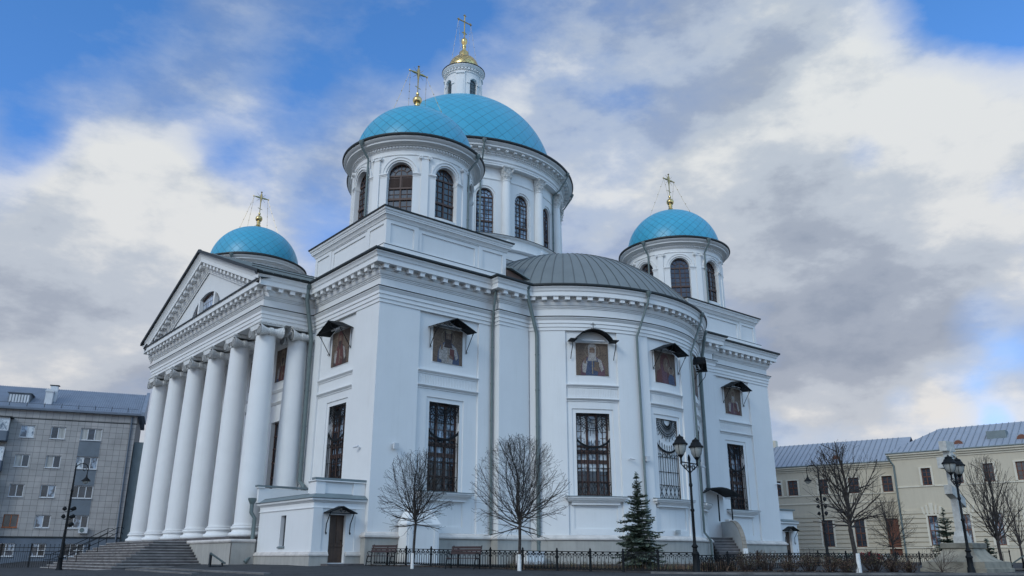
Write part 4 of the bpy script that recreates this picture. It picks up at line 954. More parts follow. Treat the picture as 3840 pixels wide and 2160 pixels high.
# soffit and ceiling
h = MB(); h.face([(-2.1, 9.2, 14.15), (-2.1, 28.0, 14.15), (.05, 28.0, 14.15), (.05, 9.2, 14.15)])
h.box(-3.4, -2.1, 8.0, 29.2, 13.872, 14.3); h.box(-2.1, .1, 8.0, 9.2, 13.872, 14.3); h.box(-2.1, .1, 28.0, 29.2, 13.872, 14.3); h.build('portico_ceiling', WHITE, cath)
def column(cx, cy):
    mb = MB(); c = (cx, cy); z0, z1 = 2.13, 13.12
    pr = []
    for k in range(13):
        t_ = k/12; r = .735-.155*(t_**1.7); pr.append((r, z0+(z1-z0)*t_))
    mb.lathe([(.80, 2.03), (.80, 2.10)]+[(.735, 2.13)]+pr[1:]+[(.64, 13.13), (.64, 13.20), (.58, 13.21), (.58, 13.28)], c, 40)
    col = mb.build('column', WHITE2, cath, smooth=35)
    b = MB(); tor = lambda r, z, w: [(r+w*cos(radians(t)), z+w*sin(radians(t))) for t in (-90, -60, -30, 0, 30, 60, 90)]
    b.lathe(tor(.86, 1.56, .13)+[(.84, 1.71), (.80, 1.78), (.80, 1.84)]+tor(.80, 1.93, .085)+[(.76, 2.03)], c, 40); b.build('column_base', WHITE2, col, smooth=50)
    q = MB()
    q.lathe([(.58, 13.2), (.62, 13.28), (.74, 13.42), (.76, 13.5)], c, 32)
    for s1 in (-1, 1):     # bolsters run front to back, volutes on the front and back faces
        y = cy+s1*.66
        prf = [(-.74, .35), (-.58, .32), (-.34, .21), (-.12, .19), (-.10, .24), (.10, .24), (.12, .19), (.34, .21), (.58, .32), (.74, .35)]
        rings = [[(cx+x, y+r*cos(2*pi*k/16), 13.33+r*sin(2*pi*k/16)) for k in range(16)] for x, r in prf]; q.loft(rings, True, True, True)
        for s2 in (-1, 1):
            Sx = plane_s((cx+s2*.74, y), (0, -s2)); 
            arc(q, Sx, 0, 13.33, .25, .36, 0, 2*pi, 0, .07, 18); arc(q, Sx, 0, 13.33, .12, .18, 0, 2*pi, 0, .06, 12); arc(q, Sx, 0, 13.33, 0, .07, 0, 2*pi, 0, .08, 8)
    for s2 in (-1, 1):
        Sx = plane_s((cx+s2*.66, cy), (0, -s2)); rect(q, Sx, -.66, .66, 13.50, 13.66, -.1, .05); rect(q, Sx, -.5, .5, 13.40, 13.50, -.1, .03)
    q.box(cx-.76, cx+.76, cy-.84, cy+.84, 13.66, 13.74); q.box(cx-.80, cx+.80, cy-.88, cy+.88, 13.745, 13.845)
    q.build('capital', CAPW, col, smooth=40)
for k in range(6): column(-2.80, 8.62+4.0*k)
column(-.72, 8.62)
h = MB(); h.box(-.15, .02, 8.05, 9.3, 1.3, 13.8); h.build('pilaster', WHITE, cath)
# portico floor, parapet wall and steps
h = MB(); h.box(-4.1, .1, 6.9, 30.3, -.4, 1.27)
h.build('portico_floor', BEIGE, cath)
h = MB(); h.box(-4.2, 0, 7.5, 29.7, 1.275, 1.43); h.build('portico_step', STONE, cath)
h = MB()
h.box(-4.3, -4.12, 6.8, 13.6, -.5, 1.1); h.box(-4.3, -3.0, 6.78, 6.9, -.5, 1.1); h.build('portico_parapet', BEIGE, cath)
h = MB(); sweep(h, [(0, 1.10), (.06, 1.12), (.10, 1.18), (.10, 1.24), (.06, 1.29), (-.4, 1.30)], [(-4.3, 13.7), (-4.3, 6.8), (-3.0, 6.8)]); h.build('parapet_coping', LEDGE, cath)
st = MB(); ns = 11; rise = (1.27+.42)/ns
for k in range(ns):
    zt = 1.27-k*rise; e = .31*k
    sub = MB()
    x0, ya, yb = -6.3-e, 13.6-e, 23.7+e
    st.box(x0, -4.3, ya, yb, zt-rise-.02, zt-.045); st.mi = 1; st.box(x0-.04, -4.3, ya-.04, yb+.04, zt-.05, zt); st.mi = 0
st.build('entrance_steps', [STONE, NOSE], cath)
def railing(pts, name, inward):
    mb = MB()
    for i, p in enumerate(pts): mb.tube([p, (p[0], p[1], p[2]+.95)], .022, 6)
    for hh in (.95, .62):
        Q = [(p[0], p[1], p[2]+hh) for p in pts]; a, b = Q[0], Q[-1]
        mb.tube([(a[0]-.35*inward[0], a[1]-.35*inward[1], a[2]-.12), (a[0]-.35*inward[0], a[1]-.35*inward[1], a[2])]+Q+[(b[0]+.3*inward[0], b[1]+.3*inward[1], b[2]), (b[0]+.34*inward[0], b[1]+.34*inward[1], b[2]-.1)], .022, 6)
    mb.build(name, BLACK, cath)
for y in (21.0, 23.4): railing([(-9.6, y, -.42), (-8.6, y, .06), (-7.45, y, .66), (-6.4, y, 1.25)], 'stair_railing', (1, 0))
# ---- low annex with door by the portico
an = MB(); ax, ay0, ay1 = -2.9, .3, 6.75
Sn = plane_s((ax, ay0), (1, 0)); Sw = plane_s((ax, ay1), (0, -1))
wall(an, Sn, 0, 2.9, .0, 3.0, [op(.93, 1.82, .1, 2.38, .25)])
for (a, b) in ((0, .5), (2.33, 2.9)): rect(an, Sn, a+.002, b, 0.45, 2.68, -.05, .04)
wall(an, Sw, 0, 6.45, .0, 3.0, [op(2.80, 3.42, .88, 2.43, .22)])
wall(an, plane_s((0, ay1), (-1, 0)), 0, 2.9, 0, 3.4)
an.build('annex_wall', WHITE, cath)
Pn = [(0, ay1), (ax, ay1), (ax, ay0), (0, ay0)]
t = MB(); sweep(t, [(0, 2.66), (.05, 2.68), (.05, 2.73), (.006, 2.74), (.006, 2.95), (.05, 2.97), (.08, 3.02), (.16, 3.05), (.18, 3.10), (.18, 3.14), (0, 3.16)], Pn)
sweep(t, [(-.18, 3.3), (-.18, 3.95), (-.12, 3.97), (-.12, 4.02), (-.34, 4.03)], [(ax, 1.4), (ax, ay0), (0, ay0)])
t.box(ax+.10, ax+.62, ay0+.10, ay0+.75, 3.3, 3.98); t.box(ax+2.2, -.02, ay0+.10, ay0+.5, 3.3, 3.98)
sweep(t, [(-.08, 3.98), (-.02, 4.0), (-.02, 4.05), (-.4, 4.05)], [(ax, 1.2), (ax, ay0), (0, ay0)])
t.box(-3.15, -.1, 6.6, 6.8, 3.2, 4.0)
t.box(-3.25, -2.85, 6.52, 6.88, 4.0, 4.06)
t.build('annex_cornice', WHITE2, cath)
t = MB(); sweep(t, [(.22, 3.16), (.22, 3.19), (-.16, 3.42), (-.3, 3.42)], Pn)
t.box(ax+.02, 0, ay0+.02, ay0+.45, 4.055, 4.17); t.box(-3.28, -.1, 6.56, 6.86, 4.062, 4.16); t.face([(ax+.1, ay0+.3, 3.4), (0, ay0+.3, 3.4), (0, ay1, 3.4), (ax+.1, ay1, 3.4)])
t.build('annex_roof', GREYM, cath)
t = MB(); sweep(t, [(.10, -.3), (.10, .42)], [(0, ay1), (ax, ay1), (ax, ay0), (ax+.9, ay0)]); sweep(t, [(.10, -.3), (.10, .42)], [(ax+1.86, ay0), (0, ay0)]); t.build('annex_plinth', BEIGE, cath)
t = MB(); q = [(.10, .42), (.15, .43), (.15, .50), (.10, .53), (.08, .6), (0, .62)]; sweep(t, q, [(0, ay1), (ax, ay1), (ax, ay0), (ax+.9, ay0)]); sweep(t, q, [(ax+1.86, ay0), (0, ay0)]); t.build('annex_moulding', LEDGE, cath)
t = MB(); rect(t, Sn, .93, 1.82, .1, 2.38, -.25, -.20)
for (u0, u1, z0, z1) in ((1.03, 1.33, 1.02, 2.25), (1.42, 1.72, 1.02, 2.25), (1.03, 1.72, .25, .80)): rect(t, Sn, u0, u1, z0, z1, -.20, -.175)
rect(t, Sn, .93, 1.82, .86, .96, -.20, -.16)
dr_ = t.build('door', DOORM, cath); t = MB(); t.tube([Sn(1.74, 1.15, -.16), Sn(1.66, 1.15, -.14)], .02, 6); t.build('door_handle', BLACK, dr_)
t = MB(); rect(t, Sw, 2.80, 3.42, .88, 2.43, -.22, -.20); t.build('slit_window', GLASS, cath)
t = MB(); strip(t, Sw, 2.72, 3.5, [(0, .80), (.08, .80), (.08, .85), (0, .9)]); t.build('window_sill', GREYM, cath)
def door_canopy(S, uc, zb, half=.80, rise=.32):
    mb = MB()
    for s_ in (-1, 1):
        mb.hexa([S(uc, zb+rise, .02), S(uc+s_*half, zb, .02), S(uc+s_*half, zb-.02, .55), S(uc, zb+rise-.02, .55), S(uc, zb+rise+.05, .02), S(uc+s_*half, zb+.05, .02), S(uc+s_*half, zb+.03, .55), S(uc, zb+rise+.03, .55)])
        u = uc+s_*(half-.14); mb.tube([S(u, zb, .45), S(u, zb-.5, .12), S(u, zb-.95, .08)], .025, 6); mb.tube([S(u, zb-.95+.05*sin(k), .13+.05*cos(k)) for k in range(7)], .02, 5)
        mb.tube([S(uc+s_*(.06+.1*sin(k*.8)), zb+.06+.035*k*(1-k/14), .5) for k in range(8)], .016, 5)
    mb.tube([S(uc-half+.1, zb-.0, .48), S(uc+half-.1, zb-.0, .48)], .02, 6)
    return mb
door_canopy(Sn, 1.36, 2.44).build('door_canopy', BLACK, cath)
t = MB(); t.box(-2.35, -.35, -.5, .25, -.25, .06); t.build('doorstep', STONE, cath)
# small lean-to with a door at the far right corner
fr = MB(); Sf2 = plane_s((W+.1, .3), (1, 0)); 
wall(fr, Sf2, 0, 2.6, 0, 3.0, [op(.85, 1.7, .1, 2.35, .25)]); wall(fr, plane_s((W+2.7, .3), (0, 1)), 0, 6, 0, 3.0); wall(fr, plane_s((W+.1, 6.3), (0, -1)), 0, 6, 0, 3.0)
sweep(fr, [(-.15, 3.1), (-.15, 3.95), (-.05, 4.0), (-.3, 4.02)], [(W+.1, 6.3), (W+.1, .3), (W+2.7, .3), (W+2.7, 6.3)])
sweep(fr, [(0, 2.9), (.15, 3.0), (.15, 3.1), (-.2, 3.12)], [(W+.1, 6.3), (W+.1, .3), (W+2.7, .3), (W+2.7, 6.3)])
fr.build('side_annex_wall', WHITE, cath)
t = MB(); sweep(t, [(.18, 3.11), (.18, 3.14), (-.15, 3.32)], [(W+.1, 6.3), (W+.1, .3), (W+2.7, .3), (W+2.7, 6.3)]); sweep(t, [(0, 4.02), (0, 4.10), (-.5, 4.16)], [(W+.1, 6.3), (W+.1, .3), (W+2.7, .3), (W+2.7, 6.3)]); t.build('side_annex_roof', GREYM, cath)
t = MB(); rect(t, Sf2, .85, 1.7, .1, 2.35, -.25, -.2); t.build('door', DOORM, cath)
door_canopy(Sf2, 1.28, 2.40).build('door_canopy', BLACK, cath)
# ventilation kiosk on the near bay
t = MB(); t.box(1.75, 3.75, -1.0, -.18, -.2, 1.95); t.box(1.68, 3.82, -1.06, -.18, 1.95, 2.02)
for (u0, u1) in ((.25, .9), (1.1, 1.75)): pass
Sk = plane_s((1.75, -1.0), (1, 0)); rect(t, Sk, .12, .32, -.1, 1.9, 0, .03); rect(t, Sk, 1.68, 1.88, -.1, 1.9, 0, .03)
t.hexa([(1.68, -1.06, 2.02), (3.82, -1.06, 2.02), (3.82, -.18, 2.02), (1.68, -.18, 2.02), (2.1, -.7, 2.75), (3.4, -.7, 2.75), (3.4, -.18, 2.75), (2.1, -.18, 2.75)])
for k in range(9): z = 2.1+k*.07; t.box(2.25+k*.03, 3.25-k*.02, -1.05+k*.04, -1.02+k*.04, z, z+.025)
t.build('ventilation_kiosk', WHITE2, cath)
t = MB(); Sv = Sa; 
for k in range(6): rect(t, Sa, ua(-88.6), ua(-86.0), 1.72+k*.045, 1.74+k*.045, 0, .04)
t.build('vent_grille', GREYM, cath)
# ---- apse side stair with its iron canopy
sd = Vector((-.42, -.907)); sr = Vector((.907, -.42)); so_ = Vector((28.05, -1.75))     # down direction, right-hand side, top landing corner
def SP(r, d, z): p = so_+sr*r+sd*d; return (p.x, p.y, z)
def sbox(mb, r0, r1, d0, d1, z0, z1): mb.hexa([SP(r0, d0, z0), SP(r0, d1, z0), SP(r1, d1, z0), SP(r1, d0, z0), SP(r0, d0, z1), SP(r0, d1, z1), SP(r1, d1, z1), SP(r1, d0, z1)])
ss = MB()
for k in range(9):
    zt = 1.72-k*.19; sbox(ss, -1.75, 0, -.3+k*.22, .22+k*.22, zt-.19, zt-.04); ss.mi = 1; sbox(ss, -1.75, 0, -.3+k*.22, .25+k*.22, zt-.04, zt); ss.mi = 0
sbox(ss, -1.75, 0, -1.6, -.3, 0, 1.72)
ss.build('side_steps', [STONE, NOSE], cath)
t = MB(); n = 12
pts = [(.0+1.55*(1-cos(pi/2*k/n)), .95+1.85*(1-sin(pi/2*k/n)**1) if False else .95+1.85*cos(pi/2*k/n)) for k in range(n+1)]
pts = [(1.5*sin(pi/2*k/n), .95+1.85*cos(pi/2*k/n)**1.0) for k in range(n+1)]
for (da, za), (db, zb_) in zip(pts, pts[1:]): t.hexa([SP(.003, da, -.3), SP(.003, db, -.3), SP(.27, db, -.3), SP(.27, da, -.3), SP(.003, da, za), SP(.003, db, zb_), SP(.27, db, zb_), SP(.27, da, za)])
sbox(t, .003, .27, -1.6, 0, -.3, 2.8); t.build('balustrade_wall', BALG, cath)
t = MB()
for (da, za), (db, zb_) in zip(pts, pts[1:]): t.hexa([SP(-.03, da, za+.002), SP(-.03, db, zb_+.002), SP(.30, db, zb_+.002), SP(.30, da, za+.002), SP(-.03, da+.02, za+.06), SP(-.03, db+.04, zb_+.06), SP(.30, db+.04, zb_+.06), SP(.30, da+.02, za+.06)])
t.build('balustrade_coping', BALU, cath)
t = MB(); sbox(t, -.10, .38, -.5, .08, 2.8, 2.95); t.build('balustrade_cap', WHITE2, cath)
t = MB(); sbox(t, -.03, .30, 1.50, 1.62, -.3, .97); t.build('balustrade_end', WHITE2, cath)
t = MB()
for q in ((28.1, -1.98, 2.9), (27.45, -1.35, 2.8)): t.tube([q, (q[0], q[1], 4.62)], .05, 8)
rings = [[(25.0+4.2*k/10, y, 4.30+.72*sin(pi*(k+2.2)/14)**1.2+dz) for y, dz in ((-.65, 0), (-.65, .06), (-2.1, .06), (-2.1, 0))] for k in range(11)]
t.loft(rings, True, True, True)
for k in range(9): x = 27.3+k*.13; t.tube([(x, -2.05, 4.5), (x, -2.05, 4.32), (x+.05, -2.05, 4.28)], .018, 4)
t.tube([(27.2, -2.05, 4.5), (28.4, -2.05, 4.46)], .03, 6); t.build('stair_canopy', BLACK, cath)
t = MB(); t.box(9.0, 10.3, -2.0, -1.0, -.2, .62); t.box(8.95, 10.35, -2.05, -.95, .62, .72); t.build('well_cover', WHITE2, cath)
# ---- downpipes of the walls
down_pipe([(7.55, -.85, 16.50), (7.6, -.80, 16.1), (7.85, -.16, 13.9), (7.87, -.13, 13.6), (7.87, -.13, .2)], .075)
down_pipe([cpt(AC, AR+.95, -140.3, 16.50), cpt(AC, AR+.85, -140.2, 15.8), cpt(AC, AR+.17, -138.0, 13.7), cpt(AC, AR+.15, -137.9, 13.4), cpt(AC, AR+.15, -137.9, .1)], .12)
down_pipe([cpt(AC, AR+.90, -99.6, 16.50), cpt(AC, AR+.84, -99.7, 16.0), cpt(AC, AR+.15, -102.4, 13.7), cpt(AC, AR+.15, -101.7, 1.9), cpt(AC, AR+.40, -101.7, 1.4), cpt(AC, AR+.40, -101.7, .1)], .075)
down_pipe([cpt(AC, AR+.90, -66.5, 16.50), cpt(AC, AR+.84, -66.8, 16.0), cpt(AC, AR+.15, -70.2, 13.7), cpt(AC, AR+.15, -69.3, 1.9), cpt(AC, AR+.40, -66.5, 1.4), cpt(AC, AR+.40, -66.5, .1)], .075)
down_pipe([(W-10.0, -1.5, 16.45), (W-9.9, -1.4, 16.0), (W-9.8, -.75, 13.7), (W-9.8, -.72, 5)], .12)
down_pipe([(W-7.9, -.9, 16.3), (W-7.8, -.5, 15.4), (W-7.7, -.14, 13.8), (W-7.7, -.13, 1.6)], .07)
down_pipe([(-.9, 7.35, 16.45), (-.9, 7.4, 15.6), (-.25, 7.72, 13.2), (-.25, 7.72, 4.6), (-.25, 7.2, 4.3), (-.25, 7.05, 3.5)], .13)
down_pipe([(-3.30, 7.0, 3.35), (-3.30, 7.0, 2.7), (-3.12, 6.9, 2.4), (-3.12, 6.92, .45), (-3.5, 6.75, .1)], .11)
# fixtures that hang on the walls
def cctv(S, u, z, label, s_=1):
    t = thing('security_camera', label, 'camera', S(u, z, 0), 'white security cameras on the cathedral walls')
    m = MB(); m.tube([S(u, z, .17), S(u+.28*s_, z-.05, .30)], .055, 8); m.build('camera_body', WFRAME, t, smooth=40)
    m = MB(); m.tube([S(u, z-.08, .0), S(u, z-.06, .12), S(u+.05*s_, z, .17)], .022, 6); m.build('bracket', WFRAME, t)
def flood(S, u, z, label):
    t = thing('wall_floodlight', label, 'floodlight', S(u, z, 0), 'square floodlights on the cathedral walls')
    m = MB(); m.hexa([S(u-.14, z-.15, .12), S(u+.14, z-.15, .12), S(u+.14, z-.15, .24), S(u-.14, z-.15, .24), S(u-.14, z+.15, .10), S(u+.14, z+.15, .10), S(u+.14, z+.15, .28), S(u-.14, z+.15, .28)]); m.build('lamp_housing', WFRAME, t)
    m = MB(); m.box(0, 0, 0, 0, 0, 0) if False else None; bar(m, S, (u, z-.05), (u, z+.05), .16, 0, .1); m.build('bracket', PIPE, t)
cctv(Sleft, 8.05-1.15, 6.0, 'white camera on the pale corner strip beside the annex parapet', -1)
cctv(Sa, ua(-107.4), 6.05, 'white camera on the apse wall right of the big brown window')
cctv(Sa, ua(-66.5), 6.1, 'white camera on the apse edge behind the twin lantern lamp')
cctv(Sp, 29.2-12.45, 6.3, 'white camera on the wall between the two portico columns nearest the drainpipe')
cctv(Sright, W-.25, 6.0, 'white camera at the far right corner of the cathedral wall')
flood(Sright, 1.35, 6.0, 'square floodlight on the blue shaded wall left of the tall grilled window')
flood(Sa, ua(-100.6), 6.08, 'square floodlight beside the drainpipe left of the white niche')
flood(Sa, ua(-68.0), 6.2, 'square floodlight on the apse edge behind the twin lantern')
# ------------------------------------------------------------------ LEFT APARTMENT BLOCK
def rotated(root, P0, ang):
    root.location = (P0[0], P0[1], P0[2]); root.rotation_euler = (0, 0, ang); WPOS[root.name] = Vector((0, 0, 0)); return root
ap = thing('apartment_block', 'grey tiled five storey apartment block with a blue ribbed roof', 'building')
rotated(ap, (2.98, 55.9, 0), AZ-radians(68))
SL = plane_s((0, 0), (1, 0))
wm = MB(); Lw = -26
WN = []   # windows: u0,u1,z0,z1,panes
for fl_ in range(4):
    zt = 13.35-2.97*fl_
    for (a, b, n) in ((-10.82, -9.5, 2), (-8.0, -6.65, 2), (-5.22, -3.2, 3), (-19.5, -17.6, 3), (-16.3, -15.0, 2)): WN.append((a, b, zt-1.25, zt, n))
for (a, b, n) in ((-10.9, -9.4, 2), (-7.95, -6.65, 2), (-5.1, -3.2, 3)): WN.append((a, b, .45, 1.68, n))
ops = [op(a, b, z0, z1, .18) for a, b, z0, z1, n in WN]
wall(wm, SL, Lw, .0, 2.26, 14.9, [o for o in ops if o['z0'] > 2])
wall(wm, plane_s((0, 0), (0, 1)), 0, 12, 2.26, 14.9)
wm.build('wall', TILEG, ap)
w2 = MB(); wall(w2, SL, Lw, .0, -1, 2.26, [o for o in ops if o['z0'] < 2]); wall(w2, plane_s((0, 0), (0, 1)), 0, 12, -1, 2.26); w2.build('base_wall', BLUEG, ap)
t = MB()
for zt in (13.35, 10.38, 7.41): t = MB(); rect(t, SL, -5.22, -3.2, zt-2.97+.02, zt-1.27, .004, .02); t.build('spandrel_panel', DARKP, ap)
t = MB(); strip(t, SL, Lw, .15, [(0, 2.2), (.08, 2.22), (.08, 2.3), (0, 2.34)]); strip(t, SL, Lw, .1, [(0, 14.0), (.03, 14.0), (.03, 14.1), (0, 14.1)]); t.build('band', FLASH, ap)
t = MB(); strip(t, SL, Lw, .35, [(0, 14.9), (.45, 14.9), (.5, 15.05), (.35, 15.12), (0, 15.1)]); t.build('eave', LBROOF, ap)
t = MB(); rp = MB()
for s0, s1, z0, z1 in ((.45, -6, 15.1, 18.3),):
    rp.face([SL(Lw, z0, s0), SL(.35, z0, s0), SL(.35, z1, s1), SL(Lw, z1, s1)]); rp.face([SL(Lw, z1, s1), SL(.35, z1, s1), SL(.35, z0, -12.4), SL(Lw, z0, -12.4)])
    n = int((.35-Lw)/.22)
    for k in range(n):
        u = Lw+(.35-Lw)*k/n; rp.hexa([SL(u, z0, s0), SL(u+.09, z0, s0), SL(u+.09, z1, s1), SL(u, z1, s1), SL(u+.02, z0+.06, s0), SL(u+.07, z0+.06, s0), SL(u+.07, z1+.06, s1), SL(u+.02, z1+.06, s1)])
rp.build('roof', LBROOF, ap)
t = MB(); t.hexa([SL(.36, 14.9, .5), SL(.70, 14.9, .5), SL(.70, 14.9, -6), SL(.36, 14.9, -6), SL(.36, 15.3, .5), SL(.70, 15.3, .5), SL(.70, 18.6, -6), SL(.36, 18.6, -6)]); t.build('gable_parapet', LBROOF, ap)
t = MB(); c0 = -8.9
t.box(c0-.35, c0+.35, .9, 1.6, 15.2, 17.4); t.box(c0-.42, c0+.42, .83, 1.67, 17.1, 17.25); t.box(c0-.1, c0+.6, 1.7, 2.3, 16, 17.9); t.build('chimney', WFRAME, ap)
t = MB(); t.box(c0-.2, c0+.72, 1.6, 2.4, 17.95, 18.0); t.build('chimney_cap', FLASH, ap)
t = MB(); t.box(-12.6, -10.6, .9, 3, 15.6, 16.75); t.box(-12.75, -10.45, .75, 3.2, 16.75, 16.82); t.build('dormer', DARKP, ap)
t = MB()
for k in range(7): t.box(-12.5+k*.27, -12.33+k*.27, .86, .895, 15.75, 16.6)
t.build('dormer_shutter', WFRAME, ap)
t = MB()
for k in range(16): u = Lw+1.6*k+1; t.tube([SL(u, 15.25, .2), SL(u, 15.75, .1)], .025, 4)
t.tube([SL(Lw, 15.6, .12), SL(0, 15.6, .12)], .015, 4); t.build('snow_guard', BLACK, ap)
for i, (a, b, z0, z1, n) in enumerate(WN):
    f = MB(); fm = ORANGE if (abs(a+10.82) < .01 and abs(z1-4.44) < .1) else WFRAME
    for k in range(n+1): u = a+(b-a)*k/n; bar(f, SL, (min(max(u, a+.04), b-.04), z0), (min(max(u, a+.04), b-.04), z1), .08, -.16, -.10)
    rect(f, SL, a, b, z0, z0+.07, -.16, -.10); rect(f, SL, a, b, z1-.07, z1, -.16, -.10)
    if z0 < 2: rect(f, SL, a+(b-a)*.5, b, z0+.55, z0+.6, -.16, -.1)
    rect(f, SL, a-.04, b+.04, z0-.06, z0-.0, 0.0, .10)
    w_ = f.build('window', fm, ap); gmb = MB()
    rr = R.random()
    for k in range(n):
        gmb.mi = R.choice([0, 1, 2, 2, 3] if z0 > 8 else [0, 0, 1, 0]); ua_, ub_ = a+(b-a)*k/n, a+(b-a)*(k+1)/n; gmb.face([SL(ua_, z0, -.14), SL(ub_, z0, -.14), SL(ub_, z1, -.14), SL(ua_, z1, -.14)])
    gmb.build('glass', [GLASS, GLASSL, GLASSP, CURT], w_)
# stacked balconies at the left edge
for fl_ in range(4):
    z = 12.0-2.97*fl_; b = MB(); b.box(-15.2+.0, -11.75, -1.1, -.02, z-.45, z+.55); b.build('balcony', BLUEG, ap)
    b = MB(); 
    for k in range(5): u = -15.15+k*.84; b.box(u, u+.08, -1.08, -1.0, z+.55, z+1.85)
    b.box(-15.2, -11.75, -1.1, -1.0, z+1.8, z+1.9); b.box(-15.2, -11.75, -1.1, -1.0, z+.55, z+.63); fr_ = b.build('balcony_frame', WFRAME, ap)
    b = MB(); b.box(-15.15, -11.8, -1.04, -1.03, z+.6, z+1.8); b.box(-11.82, -11.80, -1.0, -.02, z+.6, z+1.8); b.build('glass', GLASSP, fr_)
    if fl_ == 0: b = MB(); b.box(-15.4, -11.55, -1.3, -.02, z+1.9, z+2.0); b.build('balcony_roof', FLASH, ap)
t = MB(); t.tube([(-.5, -.1, 14.8), (-.5, -.12, 14.3), (-.35, -.12, 0)], .08, 8); t.build('downpipe', BLUEG, ap)
t = MB(); t.box(.05, 5, .5, 11, -1, 12.2); t.build('rear_wing', GREYM, ap)
ac = tag(MB().build('air_conditioner', WFRAME) if False else thing('air_conditioner', 'white air conditioner unit under a lower wide window of the grey block', 'air conditioner'), 'white air conditioner unit under a lower wide window of the grey block', 'air conditioner')
def loc2w(P0, ang, x, y, z): return (P0[0]+cos(ang)*x-sin(ang)*y, P0[1]+sin(ang)*x+cos(ang)*y, z)
ac.location = loc2w((2.98, 55.9), AZ-radians(68), -3.5, -.05, 2.7); ac.rotation_euler = (0, 0, AZ-radians(68)); WPOS[ac.name] = Vector((0, 0, 0))
m = MB(); m.box(-.42, .42, -.38, -.06, 0, .58); m.build('case', WFRAME, ac)
m = MB(); arc(m, plane_s((0, -.38), (1, 0)), -.1, .29, .0, .22, 0, 2*pi, .002, .02, 16); m.build('fan_grille', PIPE, ac)
# ------------------------------------------------------------------ RIGHT CREAM BUILDING
K = 80/66.0
def rbz(z): return .33+(z-.33)*K
def PX(px, D): return pos(px, D)
Q1 = (56.94, .96); A1 = radians(100.44)
rb = thing('seminary_building', 'cream two storey building with a pale standing seam roof on the right', 'building')
